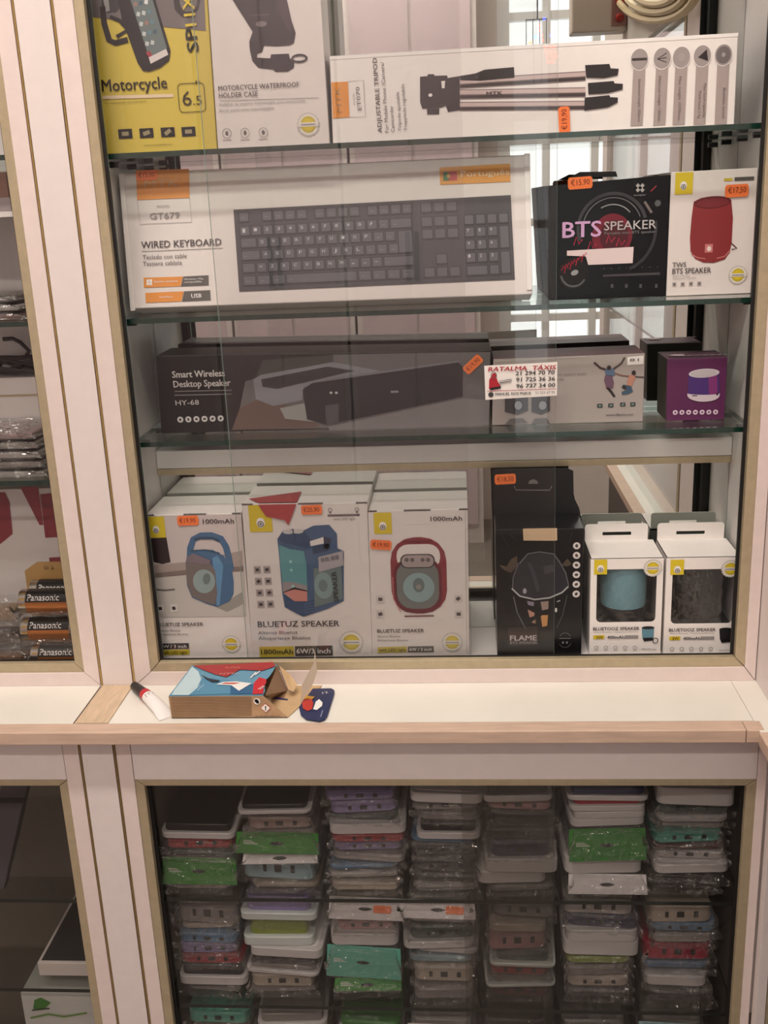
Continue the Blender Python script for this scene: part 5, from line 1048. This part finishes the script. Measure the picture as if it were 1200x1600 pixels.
battery('large battery at the back of the top row in the left cabinet', 48, 908, .092, ZB+.0690, rb, 'Panasonic')
# packs supporting and beside the batteries
for i, (px, py, w_, Y0, Y1_, zz0, h_, col, lab) in enumerate(((50, 1020, -.10, .040, .070, ZB, .028, (120, 84, 56), 'copper coloured battery pack left of the lowest battery'), (34, 985, -.09, .042, .074, ZB+.0283, .030, (92, 84, 80), 'grey battery pack left of the second row battery'),
        (30, 940, -.09, .05, .085, ZB+.0586, .026, (140, 116, 90), 'beige battery pack left of the third row battery'))):
    x1_ = on_y(Y0, px, py).x-.004; bag_pack('battery_pack', lab, 'pack', x1_+w_, x1_, Y0, Y1_, zz0, h_, ink(*col), 70+i, 'smaller packs by the batteries')
cd_ = on_y(.1, 70, 895); r = thing('battery_card', (cd_.x+.02, .108, .7125), 'gold card marked D 2 standing behind the batteries', 'card')
b = MB(); b.prism([(cd_.x-.03, .1085, .713), (cd_.x+.05, .1085, .713), (cd_.x+.05, .1085, on_y(.1085, 70, 878).z), (cd_.x-.012, .1085, on_y(.1085, 70, 878).z), (cd_.x-.03, .1085, cd_.z)], (0, .0008, 0), ink(176, 138, 84)); b.build('card', r, r)
fcd = front_face(.1085); words(r, fcd, [('D 2', 70, 889, 15, 5, ink(90, 50, 30))])

# ================================================================== PHONE CASES
LPY = -.066
def rslab(mb, w, d, z0, z1, r, m, inset=.0008, y0=0.0):
    R = lambda s, z: [(x, y0+d/2+y, z) for x, y in rr_pts(w-2*s, d-2*s, max(r-s, .001), 3)]
    mb.loft([R(inset, z0), R(0, z0+inset), R(0, z1-inset), R(inset, z1)], m)
ORD = ['top', 'second', 'third', 'fourth', 'fifth', 'sixth', 'seventh', 'eighth', 'ninth', 'tenth', 'eleventh', 'twelfth']
SHN = ['upper shelf', 'middle shelf', 'bottom shelf']
CWORD = {'wh': ((226, 222, 222), 'white'), 'bk': ((26, 24, 28), 'black'), 'dk': ((62, 58, 60), 'dark grey'), 'gy': ((140, 134, 132), 'grey'), 'cl': ((178, 172, 168), 'clear'), 'rd': ((176, 36, 50), 'red'), 'pk': ((204, 150, 154), 'pink'), 'br': ((164, 138, 130), 'brown pink'),
         'gn': ((52, 140, 44), 'green'), 'tl': ((96, 184, 164), 'teal'), 'pu': ((150, 136, 190), 'lilac'), 'bl': ((92, 138, 176), 'blue'), 'nv': ((34, 42, 84), 'navy'), 'be': ((190, 176, 160), 'beige'), 'ol': ((142, 160, 60), 'olive green'), 'cr': ((186, 24, 66), 'crimson'), 'dr': ((104, 36, 40), 'dark red'), 'pb': ((160, 196, 206), 'pale blue'), 'dg': ((66, 84, 80), 'grey green')}
SLOT_SHADE = mat('port_black', (22, 20, 22), .5)  # flat black painting the shade inside port and euro slots
def pack(kind, col, x, zb, t, w, yaw, label, seed, yoff, price=False):
    rgb, _ = CWORD[col]; rnd = random.Random(seed); m = mat('case_'+col, rgb, .38); d = .150
    r = thing('phone_case', (x, LPY+yoff, zb), label, 'phone case', 'packed phone cases in the lower cabinet'); r.rotation_euler = (math.radians(rnd.uniform(-1.0, .6)), math.radians(rnd.uniform(-1.1, 1.1)), math.radians(yaw))
    def bld(mb, nm, par=None, **k_): return mb.build(nm, par or r, None, **k_)
    if kind == 'box':
        hw = t-.0006 if col == 'wh' else t*.46
        b = MB(); rslab(b, w, d, .0002, hw, .009, mat('white_tray', (206, 203, 203), .4)); tr_ = bld(b, 'tray', smooth=True)
        b = MB(); rslab(b, w-.010, d-.012, hw+.0001, t, .006, m, .0002 if col == 'wh' else .0008, .006 if col == 'wh' else .004); bld(b, 'insert', tr_, smooth=True)
    elif kind == 'tray':
        PT = mat('pale_tray', (212, 220, 218), .3)
        b = MB(); rslab(b, w+.004, d, .0002, max(t*.32, .0022), .008, PT); tr_ = bld(b, 'tray', smooth=True)
        b = MB(); rslab(b, w-.012, d-.014, max(t*.32, .0022)+.0001, t*.95, .007, m, .0008, .006); bld(b, 'case', smooth=True)
        b = MB(); wavy_bag(b, -w/2+.001, w/2-.001, .004, d*.8, t*.5, t*1.0, BAG, seed, 7, 3, .001); bld(b, 'bag', smooth=True)
    elif kind == 'card':
        b = MB(); rslab(b, w-.010, d-.02, .0003, t*.8, .008, mat('case_cl', (178, 172, 168), .38), .0008, .012); bld(b, 'case', smooth=True)
        b = MB(); h_ = max(t*1.0, .008); sk = rnd.uniform(-.0012, .0012); P = [(-w/2-.002, -.0085, .0006), (w/2+.002, -.0085+.001, .0006+sk*0), (w/2+.001, -.0005, h_-.0004+sk*0), (-w/2-.001, -.0005, h_-.0004)]
        b.prism(P, (0, .0006, .0001), m); cdp = bld(b, 'header_card')
        b = MB(); u = Vector((1, 0, 0)); v = (Vector(P[3])-Vector(P[0])).normalized(); c0 = (Vector(P[0])+Vector(P[2]))/2+Vector((0, -.0004, 0))
        b.poly([c0+u*(.0075*math.cos(2*math.pi*j/12)*(1 if j % 6 else 1.2))+v*(.0022*math.sin(2*math.pi*j/12)) for j in range(12)], SLOT_SHADE); bld(b, 'euro_slot', cdp)
        b = MB()
        for i in range(3): b.poly([c0+u*a+v*e for a, e in ((-w*.42, .002+i*.0018-.003), (-w*.42+.016-.003*i, .002+i*.0018-.003), (-w*.42+.016-.003*i, .0028+i*.0018-.003), (-w*.42, .0028+i*.0018-.003))], ink(226, 226, 218))
        bld(b, 'print_lines', cdp)
        if price:
            b = MB(); c1 = c0+u*(w*.24)+v*.0005+Vector((0, -.0003, 0)); b.poly([c1+u*a+v*e for a, e in ((-.010, -.0045), (.010, -.0045), (.011, 0), (.010, .0045), (-.010, .0045), (-.011, 0))], STICK); bld(b, 'price_sticker', cdp)
        b = MB(); wavy_bag(b, -w/2-.003, w/2+.003, -.0105, d*.5, .0006, t*1.0, BAG, seed, 13, 3, .002); bld(b, 'bag', smooth=True)
    else:
        hh_ = t*(.9 if kind == 'case' else .7); b = MB(); rslab(b, w-.008, d-.012, .0003, hh_, min(.010, w*.15), m, min(.0022, hh_*.3), .007); cs = bld(b, 'case', smooth=True)
        if kind == 'case' and t > .008:
            b = MB()
            for a, e in ((-.016, .004), (0, .0085), (.018, .005)): b.box(a-e/2, a+e/2, .0064, .0072, hh_*.35, hh_*.68, SLOT_SHADE)
            bld(b, 'port_slots', cs)
        b = MB(); wavy_bag(b, -w/2, w/2, -.004, d-.004, .0004, t*.98, BAG, seed, 14, 3, .0026); bld(b, 'bag', smooth=True)
    return r
def stack(si, ci, xa, xb, yshelf, zshelf, items):
    xm = (xa+xb)/2; px_z = (on_y(LPY, xm, yshelf-40).z-on_y(LPY, xm, yshelf-20).z)/20
    X0, X1 = on_y(LPY, xa, yshelf-60).x, on_y(LPY, xb, yshelf-60).x; z = zshelf+.0002; n = len(items)
    for i in range(n-1, -1, -1):
        kind, col, tp, *o = items[i]; t = max(tp*px_z, .0045); seed = si*1000+ci*50+i; rnd = random.Random(seed)
        dx = (o[0] if o and o[0] != 's' else 0)*.0007+rnd.uniform(-.0045, .0045); kw = {'box': 'boxed %s phone case with white rim', 'tray': '%s phone case in pale tray', 'card': 'phone case pack with %s header card', 'case': '%s phone case in clear bag', 'bag': 'thin %s phone case in clear bag'}[kind] % CWORD[col][1]
        pos = ('top' if i == 0 else ORD[i]+' down')+' in the %s stack' % ['first', 'second', 'third', 'fourth', 'fifth', 'sixth', 'seventh'][ci]
        W_ = (X1-X0)*rnd.uniform(.90, 1.03); XX = max(-.378+W_/2+.013, min(.313-W_/2-.013, (X0+X1)/2+dx))
        pack(kind, col, XX, z, t, W_, rnd.uniform(-4.5, 4.5), '%s, %s, %s' % (kw, pos, SHN[si]), seed, rnd.uniform(0.001, .010), 's' in o); z += t+.0002
UP = [[('box', 'bk', 20), ('case', 'rd', 20), ('bag', 'dg', 10), ('card', 'gn', 36), ('bag', 'cl', 16)],
      [('box', 'bk', 12), ('bag', 'cl', 9), ('case', 'br', 20), ('card', 'gn', 28), ('card', 'wh', 13), ('case', 'pb', 38), ('bag', 'be', 12)],
      [('case', 'pu', 17), ('case', 'pu', 20), ('bag', 'dg', 9), ('box', 'wh', 16), ('case', 'rd', 15), ('case', 'pu', 17), ('bag', 'cl', 17), ('bag', 'bl', 9), ('bag', 'cl', 12), ('bag', 'be', 18)],
      [('box', 'wh', 15), ('case', 'gy', 18), ('bag', 'gy', 18), ('box', 'bk', 22), ('bag', 'bl', 10), ('case', 'dk', 20), ('case', 'dk', 22), ('bag', 'dk', 14), ('bag', 'gy', 14)],
      [('box', 'dk', 20), ('case', 'pk', 18), ('case', 'bk', 26), ('case', 'bk', 18), ('case', 'nv', 26), ('box', 'wh', 21), ('box', 'wh', 19, -10), ('bag', 'gy', 14)],
      [('box', 'nv', 16), ('box', 'rd', 18), ('box', 'wh', 11), ('box', 'wh', 12), ('card', 'gn', 44), ('box', 'wh', 24), ('card', 'wh', 26), ('bag', 'cl', 10)],
      [('box', 'wh', 26), ('case', 'dg', 18), ('bag', 'wh', 14), ('bag', 'cl', 10), ('case', 'tl', 20), ('bag', 'dr', 9), ('case', 'wh', 18), ('box', 'wh', 14), ('case', 'dk', 16), ('bag', 'dk', 18)]]
MD = [[('case', 'gy', 34), ('bag', 'be', 12), ('case', 'bl', 16), ('case', 'pu', 18), ('case', 'rd', 18), ('box', 'dk', 28), ('bag', 'gy', 16)],
      [('tray', 'pu', 32), ('tray', 'ol', 40), ('box', 'wh', 14), ('case', 'dk', 18), ('box', 'gy', 12), ('case', 'be', 22), ('bag', 'gy', 14)],
      [('card', 'wh', 28, 's'), ('bag', 'be', 12), ('case', 'pk', 18), ('box', 'wh', 18), ('card', 'tl', 42), ('card', 'gn', 14), ('bag', 'dk', 24)],
      [('card', 'wh', 22, 's'), ('case', 'cl', 22), ('case', 'dg', 22), ('box', 'wh', 11), ('bag', 'wh', 14), ('bag', 'pb', 14), ('case', 'be', 26), ('bag', 'gy', 24)],
      [('case', 'gy', 26), ('bag', 'be', 18), ('case', 'pk', 32), ('tray', 'dg', 16), ('case', 'rd', 18), ('tray', 'gy', 14), ('case', 'dr', 24)],
      [('case', 'cl', 26), ('case', 'nv', 20), ('box', 'wh', 18), ('box', 'wh', 22), ('bag', 'ol', 15), ('bag', 'gy', 22), ('case', 'be', 18), ('bag', 'dk', 16)],
      [('case', 'be', 28), ('case', 'bl', 14), ('bag', 'cl', 20), ('case', 'cr', 28), ('bag', 'bl', 15), ('bag', 'wh', 24), ('bag', 'dk', 22)]]
LO = [[('case', 'tl', 20), ('case', 'gy', 20), ('box', 'wh', 24)], [('box', 'gy', 22), ('case', 'cl', 20), ('bag', 'be', 22)], [('bag', 'gn', 16), ('case', 'gy', 20), ('case', 'be', 26)], [('card', 'wh', 24, 's'), ('box', 'wh', 22), ('case', 'dk', 18)], [('case', 'dk', 20), ('card', 'ol', 26), ('case', 'bl', 18)], [('case', 'gy', 18), ('case', 'dk', 20), ('bag', 'be', 24)], [('card', 'pb', 34), ('bag', 'gy', 18), ('case', 'wh', 14)]]
UX = [(246, 362), (372, 494), (508, 632), (640, 750), (758, 874), (888, 1012), (1020, 1146)]
MX = [(272, 378), (384, 500), (516, 626), (636, 748), (760, 866), (878, 998), (1006, 1122)]
LX = [(290, 392), (402, 510), (520, 630), (640, 744), (756, 860), (874, 988), (998, 1108)]
for ci in range(7): stack(0, ci, *UX[ci], 1404, ZS1, UP[ci])
for ci in range(7): stack(1, ci, *MX[ci], 1574, ZS2, MD[ci])
zfl = LZ0+.0165
# a deeper bottom shelf carries the third row
lshelf('lowest glass shelf in the lower cabinet of phone cases', -.3775, .3125, ZS2-.135)
for ci in range(7):
    tot = sum(i[2] for i in LO[ci]); extra = [('case', random.choice(['gy', 'dk', 'be', 'cl']), 20) for _ in range(2)]
    stack(2, ci, *LX[ci], 1700, ZS2-.135, LO[ci]+extra)

# ================================================================== LEFT LOWER CABINET
zsA, zsB = ZS1-.004, ZS2+.02
def tilted(name, label, cat, quad, Y, m, th=.012, group=None):
    P = [on_y(Y, *p) for p in quad]; zmin = min(p.z for p in P); r = thing(name, (sum(p.x for p in P)/len(P), Y, zmin), label, cat, group)
    b = MB(); b.prism(P, (0, th, 0), m); b.build('body', r, r, bevel=.001); return r
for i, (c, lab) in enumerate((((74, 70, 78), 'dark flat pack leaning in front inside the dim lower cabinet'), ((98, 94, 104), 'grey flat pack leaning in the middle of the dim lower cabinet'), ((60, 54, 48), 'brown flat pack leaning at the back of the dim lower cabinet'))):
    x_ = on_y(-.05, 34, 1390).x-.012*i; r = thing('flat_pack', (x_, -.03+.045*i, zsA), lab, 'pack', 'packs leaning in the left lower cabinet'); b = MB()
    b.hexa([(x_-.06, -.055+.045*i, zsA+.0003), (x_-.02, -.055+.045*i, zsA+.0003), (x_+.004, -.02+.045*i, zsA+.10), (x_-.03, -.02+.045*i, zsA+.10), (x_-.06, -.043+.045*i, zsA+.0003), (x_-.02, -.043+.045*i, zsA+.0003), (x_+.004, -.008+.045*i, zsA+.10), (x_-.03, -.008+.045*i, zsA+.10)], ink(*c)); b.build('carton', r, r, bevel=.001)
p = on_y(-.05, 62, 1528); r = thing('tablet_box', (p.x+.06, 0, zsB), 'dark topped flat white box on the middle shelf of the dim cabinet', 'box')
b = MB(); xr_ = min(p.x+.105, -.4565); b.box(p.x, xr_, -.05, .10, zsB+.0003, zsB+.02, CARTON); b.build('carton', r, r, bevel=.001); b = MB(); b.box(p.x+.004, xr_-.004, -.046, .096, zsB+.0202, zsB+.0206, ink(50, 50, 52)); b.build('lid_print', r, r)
zc_ = zsB-.125; lshelf('lowest glass shelf in the dim lower cabinet left of the post', -1.2395, -.4555, zc_)
p = on_y(-.055, 40, 1600); r = thing('packet_box', (p.x+.05, 0, zc_), 'white packet box with green leaf print low in the dim cabinet', 'box')
zt_ = on_y(-.055, 60, 1552).z; b = MB(); b.box(p.x, min(p.x+.12, -.4565), -.055, .08, zc_+.0003, zt_, ink(214, 216, 212)); b.build('carton', r, r, bevel=.001)
f = front_face(-.055); b, d = part(r, 'leaf_print'); f.quad(b, [(54, 1562), (64, 1558), (80, 1566), (70, 1576), (52, 1576)], ink(66, 130, 48), 1); f.line(b, [(50, 1578), (78, 1575)], 2, ink(50, 44, 44), 1); f.line(b, [(48, 1590), (76, 1584), (100, 1588), (136, 1582)], 3, ink(120, 160, 90), 1); d('green leaf print')
